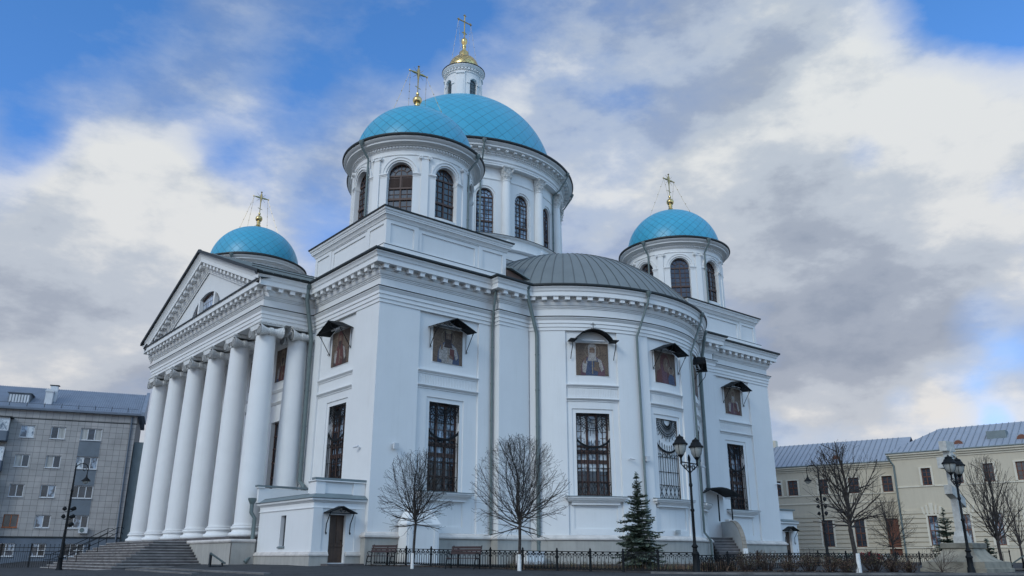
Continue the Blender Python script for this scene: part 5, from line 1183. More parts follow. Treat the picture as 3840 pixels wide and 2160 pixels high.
# corner of the near wing; u runs away from the camera-left, so facades run along -u
def wing(root, P0, ang, L0, L1, eave, ridge, wins, lowins, door=None, keys=(), dormers=(), chim=(), strings=(), hipleft=None):
    rotated(root, (P0[0], P0[1], 0), ang+pi)   # local +x runs towards the camera-right
    S = plane_s((0, 0), (1, 0))
    ops = [op(a, b, z0, z1, .16) for a, b, z0, z1 in wins+lowins]+([op(*door, .3)] if door else [])
    w = MB(); zb = rbz(.55); ztop = eave-.45
    rust = rbz(3.85); rows = [rbz(1.1)+i*(rust-rbz(1.1))/8 for i in range(9)]
    wall(w, S, L0, L1, rust, ztop, [o for o in ops if o['z0'] > rust])
    for z0, z1 in zip(rows, rows[1:]):
        us = sorted([(o['u0'], o['u1'], o['z0'], o['z1']) for o in ops if o['z0'] < rust])
        cur = L0
        for u0, u1, a, b in us+[(L1, L1, 0, 99)]:
            if z1-.03 > a and z0 < b-.05 or u0 == L1:
                rect(w, S, cur, u0, z0+.11, z1, -.3, .10); cur = u1
    wall(w, S, L0, L1, -.5, rust, [o for o in ops if o['z0'] < rust])
    wall(w, plane_s((L1, 0), (0, 1)), 0, 11, -.5, ztop); wall(w, plane_s((L0, 11), (0, -1)), 0, 11, -.5, ztop)
    w.build('wall', CREAM, root)
    t = MB(); strip(t, S, L0-.3, L1+.3, [(0, eave-.5), (.08, eave-.5), (.1, eave-.38), (.25, eave-.3), (.25, eave-.2), (.42, eave-.12), (.45, eave), (0, eave+.02)])
    for z in strings: strip(t, S, L0, L1, [(0, z-.06), (.08, z-.05), (.08, z+.04), (0, z+.07)])
    strip(t, S, L0, L1, [(0, rows[0]-.05), (.1, rows[0]-.04), (.1, rows[0]+.05), (0, rows[0]+.07)])
    for a, b, z0, z1 in wins+lowins:
        if z1-z0 > 0: 
            for (p, q) in ((a-.18, a), (b, b+.18)): rect(t, S, p, q, z0-.02, z1+.12, 0, .12)
            rect(t, S, a-.001, b+.001, z1, z1+.12, 0, .12)
    for i, (a, b, z0, z1) in enumerate(lowins):
        if i in keys:
            c = (a+b)/2
            for s_, w_q, hh in ((0, .34, 1.0), (-1, .2, .82), (1, .2, .82), (-2, .2, .68), (2, .2, .68)):
                cx_ = c+s_*.34*(1 if abs(s_) == 1 else .95); sp = .07*s_
                t.hexa([S(cx_-w_q*.42, z1+.13, 0.0), S(cx_+w_q*.42, z1+.13, 0.0), S(cx_+w_q*.42, z1+.12, .12), S(cx_-w_q*.42, z1+.12, .12), S(cx_-w_q*.55+sp, z1+.12+hh, 0), S(cx_+w_q*.55+sp, z1+.12+hh, 0), S(cx_+w_q*.55+sp, z1+.12+hh, .12), S(cx_-w_q*.55+sp, z1+.12+hh, .12)])
    t.build('cornice', CREAMT, root)
    g = MB(); strip(g, S, L0-.35, L1+.35, [(.0, eave+.022), (.46, eave+.004), (.52, eave+.06), (.5, eave+.14), (0, eave+.2)]); g.build('gutter', GREYM, root)
    r_ = MB(); z0, z1 = eave+.14, ridge; s0, s1 = .48, -5.2
    xl = L0-.3 if hipleft is None else L0-.3
    xr = L0-.3 if hipleft is None else hipleft
    r_.face([S(xl, z0, s0), S(L1+.4, z0, s0), S(L1+.4, z1, s1), S(xr, z1, s1)]); r_.face([S(xr, z1, s1), S(L1+.4, z1, s1), S(L1+.4, z0, -11.4), S(xl, z0, -11.4)]); r_.face([S(xl, z0, s0), S(xr, z1, s1), S(xl, z0, -11.4)])
    r_.mi = 1; n = int((L1-L0)/.52)
    for k in range(n):
        u = xl+.52*k; f = 1 if u > xr else (u-xl)/max(.01, xr-xl)
        if f <= .02: continue
        za, sa = z0+(z1-z0)*f, s0+(s1-s0)*f
        r_.hexa([S(u, z0, s0), S(u+.05, z0, s0), S(u+.05, za, sa), S(u, za, sa), S(u, z0+.06, s0), S(u+.05, z0+.06, s0), S(u+.05, za+.06, sa), S(u, za+.06, sa)])
    rf_ = r_.build('roof', [SEAMROOF, RSEAM], root)
    for u, z in dormers:
        d = MB(); arc(d, S, u, z, 0, .48, 0, pi, -2.2, -.55, 12); rect(d, S, u-.48, u+.48, z-.12, z, -2.2, -.55); d.build('roof_dormer', SEAMROOF, root)
        d = MB(); arc(d, S, u, z, 0, .40, 0, pi, -.549, -.53, 12); d.build('dormer_louvre', RBROWN, root)
    for u, z in chim:
        d = MB(); d.hexa([S(u-.8, z-1.0, -1.2), S(u+.8, z-1.0, -1.2), S(u+.8, z-.2, -2.4), S(u-.8, z-.2, -2.4), S(u-.8, z+.3, -1.2), S(u+.8, z+.3, -1.2), S(u+.8, z+.3, -2.4), S(u-.8, z+.3, -2.4)]); d.build('roof_vent', GREYM, root)
    for a, b, z0, z1 in wins+lowins:
        f = MB(); low = z1-z0 > 2.0
        for u in (a+.04, (a+b)/2, b-.04): bar(f, S, (u, z0), (u, z1), .07, -.14, -.08)
        for z in (z0+.04, z1-.04, z0+(z1-z0)*.5): rect(f, S, a, b, z-.04, z+.04, -.14, -.08)
        for q in (.25, .75): rect(f, S, a, b, z0+(z1-z0)*q-.015, z0+(z1-z0)*q+.015, -.14, -.1)
        w_ = f.build('window', RBROWN, root); gmb = MB(); gmb.face([S(a, z0, -.12), S(b, z0, -.12), S(b, z1, -.12), S(a, z1, -.12)]); gmb.build('glass', GLASS if not (low and keys) else GLASSL, w_)
    if door:
        a, b, z0, z1 = door; d = MB(); rect(d, S, a, b, z0, z1, -.25, -.2); 
        for (p, q) in ((.12, .48), (.52, .88)):
            for (zz0, zz1) in ((.08, .3), (.36, .62), (.68, .92)): rect(d, S, a+(b-a)*p, a+(b-a)*q, z0+(z1-z0)*zz0, z0+(z1-z0)*zz1, -.2, -.17)
        d.build('door', RBROWN, root)
k = K
W1 = [(2.78*k, 3.46*k, rbz(5.67), rbz(6.97)), (5.1*k, 5.65*k, rbz(5.7), rbz(7.0)), (7.07*k, 7.75*k, rbz(5.73), rbz(7.03)), (9.2*k, 9.9*k, rbz(5.73), rbz(7.03)), (11.4*k, 12.1*k, rbz(5.73), rbz(7.03))]
LW = [(2.76*k, 3.43*k, rbz(1.25), rbz(3.42)), (5.05*k, 5.65*k, rbz(1.25), rbz(3.46)), (7.07*k, 7.75*k, rbz(1.24), rbz(3.49)), (9.2*k, 9.9*k, rbz(1.24), rbz(3.5))]
wing(rb, Q1, A1, .7*k, 16*k, rbz(8.15), rbz(9.75)+.85, W1, LW, keys=(0, 1), dormers=((5.6*k, rbz(8.62)), (9.85*k, rbz(8.68))), chim=((8.15*k, rbz(9.25)),), strings=(rbz(5.62),), hipleft=3.6*k)
# the recessed wing is a second building body behind the near one
Q2 = (59.88, 1.77); A2 = radians(105.44)
rb2 = thing('side_wing', 'cream two storey side wing with a brown door behind the tall bare tree', 'building')
K2 = 82.5/68; 
rbz_old = rbz
def rbz(z): return .33+(z-.33)*K2
W2 = [(-a*K2, -b*K2, rbz(5.5), rbz(6.76)) for a, b in ((8.4, 7.56), (5.8, 5.03), (3.34, 2.53), (.69, -.11))]+[(-11.8, -10.9, rbz(5.5), rbz(6.76))]
L2 = [(-5.88*K2, -4.99*K2, rbz(1.25), rbz(3.39)), (-3.28*K2, -2.47*K2, rbz(1.21), rbz(3.38))]
wing(rb2, Q2, A2, -16, 1.2, rbz(7.85), rbz(9.68)+.8, W2, L2, door=(-.82*K2, .12*K2, rbz(.55), rbz(3.41)), dormers=((-4.2*K2, rbz(8.42)),), strings=(rbz(5.42), rbz(4.75)))
t = MB(); p = loc2w(Q1, A1+pi, .45*k, -.3, 0)
t.tube([(.55*k, -.5, rbz(8.05)), (.7*k, -.25, rbz(7.6)), (.85*k, -.12, rbz(7.3)), (.85*k, -.12, 0)], .09, 8); o = t.build('downpipe', PIPE, rb)
t = MB(); t.box(-13.2, -12.6, 5, 5.8, rbz(9.0), rbz(10.9)); t.box(-13.4, -12.4, 4.9, 5.9, rbz(9.4), rbz(9.8)); t.build('chimney', CREAMT, rb2)
# ------------------------------------------------------------------ FENCES
def fence(name, label, pts, z_of, h=.93, style='cast', n_sub=None, cat='fence'):
    th_ = thing(name, label, cat, (pts[0][0], pts[0][1], z_of(*pts[0])))
    for i, p in enumerate(pts):
        z = z_of(*p); m = MB()
        m.lathe([(.07, -.3), (.075, 0), (.055, .06), (.05, .10), (.05, h-.17), (.065, h-.15), (.065, h-.11), (.03, h-.09), (.045, h-.05), (.02, h-.01), (0, h+.01)] if style == 'cast' else [(.04, -.3), (.04, h-.1), (.06, h-.06), (0, h+.12)], p, 8, z0=z); m.build('post', BLACK, th_)
        if i < len(pts)-1:
            q = pts[i+1]; zq_ = z_of(*q); l = hypot(q[0]-p[0], q[1]-p[1]); t_ = ((q[0]-p[0])/l, (q[1]-p[1])/l)
            base = plane_s(p, t_); S = lambda u, zz, d=0, base=base, z=z, zq_=zq_, l=l: (lambda P: (P[0], P[1], zz+z+(zq_-z)*u/l))(base(u, 0, d))
            m = MB(); e = .012
            if style == 'cast':
                for zz, tt in ((.78, .035), (.70, .02), (.15, .02), (.08, .035)): rect(m, S, .03, l-.03, zz-tt/2, zz+tt/2, -.015, .015)
                n = max(3, round(l/.155))
                for k in range(n):
                    c = l*(k+.5)/n; w = l/n
                    for s_ in (-.5,): bar(m, S, (c+s_*w, .08), (c+s_*w, .70), .018, -e, e)
                    arc(m, S, c, .70, w*.38, w*.5, pi, 2*pi, -e, e, 5); arc(m, S, c, .74, 0, w*.34, 0, 2*pi, -.005, .005, 6) if k % 2 else None
                    arc(m, S, c, .15, w*.3, w*.45, pi, 2*pi, -e, e, 4)
                    bar(m, S, (c, .58), (c, .66), .03, -e, e) if k % 2 else bar(m, S, (c, .52), (c, .60), .03, -e, e)
            elif style == 'rail':
                for zz in (.85, .10): rect(m, S, 0, l, zz-.015, zz+.015, -.015, .015)
                n = max(3, int(l/.35))
                for k in range(n+1): bar(m, S, (l*k/n, .1), (l*k/n, .85), .018, -.01, .01)
            else:
                for zz in (h-.22, h-.50, .12): rect(m, S, 0, l, zz-.02, zz+.02, -.02, .02)
                n = int(l/.15)
                for k in range(n): bar(m, S, (l*(k+.5)/n, .05), (l*(k+.5)/n, h-.5 if k % 2 else h), .018, -.01, .01); 
                for k in range(n): rect(m, S, l*(k+.5)/n-.03, l*(k+.5)/n+.03, h-.06, h, -.01, .01) if k % 2 == 0 else None
            m.build('fence_panel', BLACK, th_)
    return th_
FP = [(.15, .15), (.75, -.85), (1.12, -2.0), (1.41, -3.75), (1.68, -5.6), (2.05, -7.55), (2.48, -9.3), (2.95, -11.0), (3.55, -12.4), (4.15, -13.7), (4.80, -15.0), (5.75, -16.2)]
fence('iron_fence', 'long black cast iron fence with round finials before the cathedral', FP, gz)
FR = [pos(x, D) for x, D in ((2620, 34.6), (2730, 36), (2843, 38), (2962, 40), (3070, 42), (3175, 43.5), (3270, 45), (3362, 46), (3450, 47), (3540, 47.5))]
zt_tab = lambda x, y: min(-.1, gz(x, y))-.12
fence('iron_fence', 'black iron fence half hidden behind the brown shrubs on the right', FR, zt_tab)
def left_z(x, y): return -.45
FL = [pos(x, 62) for x in (-120, 0, 112, 236, 330)]
fence('picket_fence', 'thin black picket fence in front of the grey apartment block', FL, lambda x, y: -.5, 1.75, 'picket')
fence('crowd_barrier', 'low grey metal barrier beside the red and white flowers', [pos(3040, 66), pos(3130, 66)], lambda x, y: -.2, .95, 'rail', cat='barrier')
fence('crowd_barrier', 'low metal barrier before the brown door of the side wing', [pos(3260, 66), pos(3370, 66)], lambda x, y: -.2, .95, 'rail', cat='barrier')
fence('crowd_barrier', 'low metal barrier beside the trunk of the rightmost bare tree', [pos(3715, 58), pos(3790, 58)], lambda x, y: -.1, .95, 'rail', cat='barrier')
# ------------------------------------------------------------------ LAMPS
def twin_lamp(x, y, z, label, sc_=(1, 1, 1)):
    t = thing('street_lamp', label, 'street lamp', (x, y, z), 'twin lantern street lamps'); t.scale = sc_
    m = MB(); m.lathe([(.19, -.2), (.19, .05), (.16, .10), (.15, .3), (.125, .34), (.12, .72), (.15, .76), (.15, .80), (.10, .86), (.085, 1.0), (.13, 1.04), (.13, 1.08), (.075, 1.14), (.062, 1.2), (.058, 2.4), (.085, 2.44), (.085, 2.5), (.055, 2.54), (.048, 3.4), (.075, 3.43), (.075, 3.5), (.05, 3.56), (.045, 4.15), (.07, 4.2), (.05, 4.3), (.04, 4.4), (.06, 4.5), (.055, 4.6), (.02, 4.7), (0, 4.72)], (x, y), 14, z0=z)
    m.build('pole', BLACK, t, smooth=40)
    m = MB(); m.tube([(x-.62, y-.08, z+4.36), (x, y, z+4.36), (x+.62, y+.08, z+4.36)], .025, 6)
    for s_ in (-1, 1):
        m.tube([(x+s_*(.06+.5*sin(q*pi/10)*(q/5 if q < 5 else 1)), y, z+3.98+.34*(q/5)**1.5 if q <= 5 else z+4.32) for q in range(6)], .022, 6)
        for rr in (.11, .06): m.tube([(x+s_*.25+rr*cos(q*.7), y, z+4.2+rr*sin(q*.7)) for q in range(10)], .016, 5)
        m.tube([(x+s_*.62, y+s_*.08, z+4.28), (x+s_*.62, y+s_*.08, z+4.55)], .04, 8)
    m.build('lamp_arm', BLACK, t)
    for s_ in (-1, 1):
        c = (x+s_*.62, y+s_*.08); zz = z+4.5
        m = MB(); m.lathe([(.03, 0), (.06, .05), (.10, .10), (.12, .14), (.11, .15)], c, 14, z0=zz); m.lathe([(.29, .56), (.31, .55), (.31, .60), (.24, .66), (.20, .76), (.15, .80), (.16, .84), (.13, .88), (.05, .92), (.03, .96), (0, 1.0)], c, 20, z0=zz)
        for q in range(4): a = q*pi/2+.4; m.tube([(c[0]+.11*cos(a), c[1]+.11*sin(a), zz+.14), (c[0]+.20*cos(a), c[1]+.20*sin(a), zz+.28), (c[0]+.265*cos(a), c[1]+.265*sin(a), zz+.57)], .012, 5)
        l = m.build('lantern_frame', BLACK, t, smooth=35)
        m = MB(); m.lathe([(.10, .14), (.17, .22), (.21, .33), (.235, .45), (.245, .56), (0, .57)], c, 20, z0=zz); m.build('lamp_glass', LAMPG, l, smooth=50)
twin_lamp(5.78, -16.12, -.28, 'black twin lantern street lamp beside the spruce, before the apse')
twin_lamp(14.25, -23.1, -.28, 'black twin lantern street lamp in front of the stone cross', (.93, .93, .85))
def spot_lamp(x, y, z, H, s_, label, spots):
    t = thing('street_lamp', label, 'street lamp', (x, y, z), 'tall crook lamps with spotlights')
    m = MB(); m.lathe([(.20, -.3), (.2, .1), (.15, .2), (.13, .7), (.16, .75), (.10, .9), (.09, 1.5), (.07, 2.5), (.06, H-1.6), (.09, H-1.55), (.055, H-1.4), (.045, H-.2), (.02, H+.1)], (x, y), 12, z0=z); m.build('pole', BLACK, t, smooth=40)
    e = (sin(AZ), -cos(AZ)); m = MB()
    m.tube([(x+s_*e[0]*.38*(1-cos(q*pi/8)), y+s_*e[1]*.38*(1-cos(q*pi/8)), z+H-.25+.32*sin(q*pi/8)) for q in range(9)]+[(x+s_*e[0]*.74, y+s_*e[1]*.74, z+H-.55)], .028, 6)
    m.tube([(x+s_*e[0]*(.55+.1*cos(q)), y+s_*e[1]*(.55+.1*cos(q)), z+H-.28+.1*sin(q)) for q in range(6)], .018, 5); m.build('lamp_arm', BLACK, t)
    c = (x+s_*e[0]*.74, y+s_*e[1]*.74); m = MB(); m.lathe([(.03, .42), (.04, .35), (.06, .24), (.12, .16), (.26, .02), (.27, 0), (.2, .0)], c, 16, z0=z+H-.98); l = m.build('lamp_shade', BLACK, t, smooth=35)
    m = MB(); m.lathe([(.19, 0), (.16, -.09), (.08, -.15), (0, -.17)], c, 14, z0=z+H-.98); m.build('bulb_glass', LAMPG, l, smooth=50)
    for (zz, sd) in spots:
        m = MB(); p = (x+sd*e[0]*.22, y+sd*e[1]*.22)
        m.tube([(x, y, z+zz-.14), (p[0], p[1], z+zz-.14), (p[0], p[1], z+zz-.05)], .02, 5)
        d = (cos(AZ-.5)*.5 if sd > 0 else -cos(AZ)*.3, sin(AZ)*.3); m.tube([(p[0]-d[0]*.25, p[1]-d[1]*.25, z+zz-.02), (p[0], p[1], z+zz), (p[0]+d[0]*.3, p[1]+d[1]*.3, z+zz+.06)], [.05, .11, .12], 10); m.build('spotlight', BLACK, t, smooth=30)
xa, ya = pos(229, 50); spot_lamp(xa, ya, -.42, 6.1, 1, 'tall black crook lamp with spotlights left of the entrance steps', ((3.5, -1), (3.5, 1), (3.05, -1), (3.05, 1), (2.6, 1)))
xa, ya = pos(3106, 55); spot_lamp(xa, ya, -.2, 6.35, -1, 'tall black crook lamp with spotlights beyond the tall bare tree', ((4.2, -1), (4.2, 1), (3.75, -1), (3.75, 1), (3.3, -1), (3.3, 1)))
# ------------------------------------------------------------------ BENCHES
def bench(x, y, z, ang, label, ln=1.55):
    t = thing('park_bench', label, 'bench', (x, y, z), 'park benches along the iron fence')
    ex, ey = cos(ang), sin(ang); S = lambda u, zz, d=0: (x+ex*u+ey*d, y+ey*u-ex*d, z+zz)   # d towards the sitter
    m = MB()
    for k in range(5): rect(m, S, -ln/2, ln/2, .43, .46, .02+k*.09, .09+k*.09)
    m.build('seat', BENCHW, t)
    m = MB()
    for k in range(3): rect(m, S, -ln/2, ln/2, .62+k*.12, .72+k*.12, -.09-k*.05, -.06-k*.05)
    m.build('backrest', BENCHW, t)
    for s_ in (-1, 1):
        u = s_*(ln/2-.05); m = MB()
        m.tube([S(u, -.05, -.05), S(u, .25, .0), S(u, .45, -.02), S(u, .7, -.12), S(u, .95, -.24), S(u, .98, -.28)], .028, 6)
        m.tube([S(u, -.05, .56), S(u, .25, .48), S(u, .40, .42), S(u, .43, .3), S(u, .43, -.02)], .028, 6); m.tube([S(u, .43, .3), S(u, .62, .42), S(u, .66, .3), S(u, .62, .0), S(u, .6, -.06)], .02, 6)
        m.tube([S(u, .2, .0), S(u, .16, .25), S(u, .2, .5)], .02, 5); m.build('bench_leg', BLACK, t)
b1, b2 = pos(1436, 42.2), pos(1745, 38.4)
bench(b1[0], b1[1], gz(*b1), -radians(56), 'brown slatted bench on the left, nearest the annex door', 1.35)
bench(b2[0], b2[1], gz(*b2), -radians(62), 'brown slatted bench on the right, between the two round bare trees', 1.5)
# ------------------------------------------------------------------ TREES
def rotv(v, axis, a): return Matrix.Rotation(a, 3, axis) @ v
def bare_tree(x, y, z, H, fork, crown_r, label, seed, wash=0, nprim=22, lean=(0, 0), trunk_r=.07, shape='ball', group='bare leafless trees', dens=1.0, low=0.15):
    Rn = random.Random(seed); t = thing('bare_tree', label, 'tree', (x, y, z), group)
    base = Vector((x, y, z)); top = Vector((x+lean[0], y+lean[1], z+fork))
    m = MB(); pts = [base-Vector((0, 0, .2))]+[base+(top-base)*f+Vector((Rn.uniform(-.012, .012), Rn.uniform(-.012, .012), 0)) for f in (.12, .3, .55, .8, 1)]
    m.tube(pts, [trunk_r*1.25, trunk_r*1.15, trunk_r, trunk_r*.95, trunk_r*.92, trunk_r*1.0], 10); m.mi = 0; m.build('trunk', BARK, t, smooth=50)
    if wash: m = MB(); m.lathe([(trunk_r*1.28, -.1), (trunk_r*1.24, .1), (trunk_r*1.14, wash)], (x+.0, y), 12, z0=z); m.build('whitewash_band', WASH, t, smooth=40)
    cr = MB(); cen = top+Vector((0, 0, (H-fork)*(.52 if shape == 'fan' else .40))); rz = (H-fork)*(.56 if shape == 'fan' else .61)
    def inside(p, s=1.0):
        q = p-cen; return (q.x*q.x+q.y*q.y)/(crown_r*s)**2+(q.z/(rz*s))**2 < 1
    def grow(p, d, l, r, lev, upk=.10):
        n = max(2, int(l/.22)); pts = [p.copy()]; step = l/n; rs = [r]
        for k in range(n):
            up = upk if lev < 2 else .03
            d = (d+Vector((Rn.gauss(0, .09), Rn.gauss(0, .09), Rn.gauss(0, .07)+up))).normalized()
            p = p+d*step
            if not inside(p, 1.0+.08*Rn.random()): break
            pts.append(p.copy()); rs.append(max(.0045, r*(1-.8*(k+1)/n)))
            if lev < 3:
                nb = (1 if Rn.random() < (.80 if lev == 0 else .62 if lev == 1 else .42)*dens else 0)+(1 if lev < 1 and Rn.random() < .12*dens else 0)
                for _ in range(nb):
                    ax = d.cross(Vector((Rn.gauss(0, 1), Rn.gauss(0, 1), Rn.gauss(0, 1)))).normalized()
                    grow(p.copy(), rotv(d, ax, radians(Rn.uniform(22, 48))), l*Rn.uniform(.30, .55) if lev < 2 else Rn.uniform(.12, .3), max(.005, rs[-1]*.6), lev+1, upk*.7)
        if len(pts) > 1: cr.tube(pts, rs, 5 if lev == 0 else 3 if lev > 1 else 4, cap=False)
        if lev >= 2 and len(pts) > 1:   # buds / seeds at the tips
            q = pts[-1]; cr.tube([q, q+d*.03], [.011, .004], 3)
    for k in range(nprim):
        f = (k+.5)/nprim; az_ = k*2.399+Rn.uniform(-.3, .3)
        el = radians(-18+100*f**.9+Rn.uniform(-8, 8)) if shape == 'ball' else radians(38+48*f)
        d = Vector((cos(az_)*cos(el), sin(az_)*cos(el), sin(el)))
        st = top+Vector((0, 0, low*Rn.random()*(H-fork)*(1 if k > 3 else .2)))
        grow(st, d, Rn.uniform(.72, 1.12)*crown_r*1.25+(rz*2-crown_r)*sin(el)*.9, trunk_r*.46*(1-.35*f), 0, .10 if shape == 'fan' else .015+.05*f)
    grow(top, Vector((0, 0, 1)), rz*2, trunk_r*.85, 0)
    cr.build('crown', TWIG if group.startswith('small') else BARK, t)
    return t
bare_tree(-.72, -5.42, -.18, 5.3, 1.95, 1.75, 'round bare tree with a whitewashed trunk by the left bench', 11, wash=.72, lean=(.09, -.02), trunk_r=.062, nprim=24)
bare_tree(1.57, -10.15, -.2, 5.6, 1.72, 2.15, 'larger round bare tree with a white painted trunk foot before the apse', 23, wash=.68, lean=(.03, 0), trunk_r=.068, nprim=24)
bare_tree(10.5, -20.4, -.3, 5.2, 1.75, 1.72, 'tall dark bare tree with a leaning whitewashed trunk among the shrubs', 37, wash=.82, lean=(-.1, .1), trunk_r=.09, nprim=15, dens=.98, low=.45)
bare_tree(*pos(3355, 47), -.1, 3.7, 1.0, 1.35, 'small bare tree before the brown door of the side wing', 41, trunk_r=.05, nprim=20)
bare_tree(*pos(3758, 40), -.2, 5.0, 1.25, 1.32, 'bare tree with upright branches near the right edge', 53, trunk_r=.075, nprim=15, shape='fan', lean=(.0, .05), dens=.62)
bare_tree(*pos(3835, 37.5), -.2, 3.6, 1.0, .9, 'bare tree cut by the right edge of the photo', 59, trunk_r=.05, nprim=9, shape='fan', dens=.62)
bare_tree(*pos(3525, 34.3), -.32, 1.15, .02, .85, 'twiggy bare shrub left of the stone cross pedestal', 61, trunk_r=.018, nprim=26, shape='ball', group='small shrubs', dens=.62)
bare_tree(*pos(365, 98), 14.2, 4.6, 1.5, 1.7, 'sparse bare treetop showing over the blue roof, left one', 71, trunk_r=.05, nprim=7, dens=.6, group='treetops behind the apartment block')
bare_tree(*pos(430, 98), 13.9, 4.7, 1.5, 2.0, 'sparse bare treetop showing over the blue roof, right one', 73, trunk_r=.05, nprim=8, dens=.6, group='treetops behind the apartment block')
def spruce(x, y, z, H, Rr, label, seed, nwh=22):
    Rn = random.Random(seed); t = thing('spruce_tree', label, 'tree', (x, y, z), 'small spruce trees')
    m = MB(); m.tube([(x, y, z-.2), (x, y, z+H*.5), (x, y, z+H)], [.07, .045, .01], 8); m.build('trunk', BARK, t)
    cr = MB()
    def tuft(p, d, l, w, droop):
        side = d.cross(Vector((0, 0, 1))).normalized(); n = max(3, int(l/.06)); q = p.copy(); dd = d.copy()
        for k in range(n):
            dd = (dd+Vector((0, 0, -droop if k < n*.6 else droop*1.4))).normalized(); q2 = q+dd*(l/n)
            f = 1-k/n*.55
            for s_ in (-1, 1):
                for _ in range(2):
                    e = side*s_*w*f*Rn.uniform(.7, 1.5)+dd*w*.8+Vector((0, 0, Rn.uniform(-.9, .8)*w)); cr.mi = 0 if Rn.random() < .62 else 1
                    a = q+dd*(l/n)*Rn.random(); cr.face([tuple(a-dd*.03), tuple(a+dd*.035), tuple(a+e)])
            cr.mi = Rn.choice((0, 0, 1)); cr.face([tuple(q-side*.014), tuple(q+side*.014), tuple(q2+Vector((0, 0, .012)))])
            if k > 0 and l > .2:
                for s_ in (-1, 1): sub(q, (dd*.7+side*s_*.75).normalized(), l*.42*(1-k/n)+.06, w*.9)
            q = q2
    def sub(p, d, l, w):
        side = d.cross(Vector((0, 0, 1))).normalized(); n = max(2, int(l/.05))
        for k in range(n):
            q = p+d*l*k/n
            for s_ in (-1, 1):
                e = side*s_*w*Rn.uniform(.6, 1.1)+d*w*.8+Vector((0, 0, Rn.uniform(-.3, .7)*w)); cr.mi = 0 if Rn.random() < .6 else 1; cr.face([tuple(q-d*.025), tuple(q+d*.025), tuple(q+e)])
        cr.face([tuple(p-side*.012), tuple(p+side*.012), tuple(p+d*l)])
    for i in range(nwh):
        f = (i+.3*Rn.random())/nwh; zz = z+H*(.05+.93*f); r = Rr*(1-f)**.85*Rn.uniform(.85, 1.12)+.05; nb = 10 if f < .6 else 7 if f < .85 else 5
        if f > .8: r *= .75
        for j in range(nb):
            a = 2*pi*(j+Rn.random()*.6)/nb+i; rr = r*Rn.uniform(.55, 1.15); tuft(Vector((x, y, zz+Rn.uniform(-.11, .11))), Vector((cos(a), sin(a), .12+.35*f+Rn.uniform(-.15, .2))).normalized(), rr, .085, .05)
    for k in range(30):
        a = Rn.random()*6.28; q = Vector((x, y, z+H*(.93+.07*Rn.random()))); cr.face([tuple(q), tuple(q+Vector((0, 0, .02))), tuple(q+Vector((cos(a)*.09, sin(a)*.09, .08)))])
    cr.build('crown', [NEEDLE, NEEDL2], t); return t
spruce(6.52, -12.5, -.3, 4.32, 1.30, 'blue green spruce tree behind the iron fence before the apse', 5, 30)
spruce(*pos(3565, 45), -.2, 3.1, 1.0, 'small spruce tree growing behind the stone cross', 6, 14)
spruce(*pos(3712, 45), -.2, 1.5, .6, 'low spruce tree just right of the stone cross', 8, 9)
def shrub(x, y, z, H, Rr, label, seed, g=.35):
    Rn = random.Random(seed); t = thing('shrub', label, 'shrub', (x, y, z), 'brown autumn shrubs in the bed'); m = MB(); lf = MB()
    for k in range(60):
        a = Rn.random()*6.28; r = Rr*sqrt(Rn.random()); h = H*Rn.uniform(.6, 1.05)*(1-.3*(r/Rr)**2); p0 = Vector((x+cos(a)*r*.25, y+sin(a)*r*.25, z-.05)); p1 = Vector((x+cos(a)*r, y+sin(a)*r, z+h))
        mid = (p0+p1)/2+Vector((Rn.gauss(0, .05), Rn.gauss(0, .05), 0)); m.tube([p0, mid, p1], [.010, .007, .004], 3, cap=False)
        for _ in range(3):
            q = p0+(p1-p0)*Rn.uniform(.4, 1); d = Vector((Rn.gauss(0, 1), Rn.gauss(0, 1), abs(Rn.gauss(.8, .6)))).normalized()*Rn.uniform(.1, .22); m.tube([q, q+d], [.006, .003], 3, cap=False)
            for _ in range(4):
                c = q+d*Rn.random()+Vector((Rn.gauss(0, .03), Rn.gauss(0, .03), Rn.gauss(0, .03))); s_ = Rn.uniform(.012, .03); u = Vector((Rn.gauss(0, 1), Rn.gauss(0, 1), Rn.gauss(0, 1))).normalized(); v = u.orthogonal().normalized()
                lf.mi = 1 if Rn.random() < g else 0; lf.face([tuple(c-u*s_), tuple(c+v*s_*.6), tuple(c+u*s_), tuple(c-v*s_*.6)])
    m.build('branches', TWIG, t); lf.build('leaves', [LEAFB, LEAFG], t)
SH = [(2718, 36.5, .62, .62, 'brown shrub just right of the twin lantern lamp'), (2800, 36, .85, .7, 'taller reddish brown shrub before the side stair'), (2875, 36.5, 1.0, .72, 'tallest rusty shrub left of the dark leaning tree'), (2960, 36, .7, .62, 'low brown shrub left of the dark leaning tree'),
      (3035, 36, .95, .75, 'dense olive brown shrub nearest left of the leaning tree'), (3110, 35.5, .75, .6, 'brown shrub below the tall crook lamp'), (3175, 35, .62, .6, 'sparse brown shrub touching the leaning white trunk'), (3275, 36, .9, .72, 'rusty shrub just right of the leaning white trunk'), (3345, 35.5, .7, .62, 'brown shrub below the small bare tree'), (3405, 35, .6, .6, 'last brown shrub before the twiggy bare one'), (2655, 36.5, .55, .5, 'low leafy shrub at the foot of the twin lantern lamp')]
for i, (px_, D, h_, r_s, lb) in enumerate(SH): x_, y_ = pos(px_, D); shrub(x_, y_, gz(x_, y_)-.04, h_, r_s*.8, lb, 100+i, .2+.3*(i % 3 == 1))
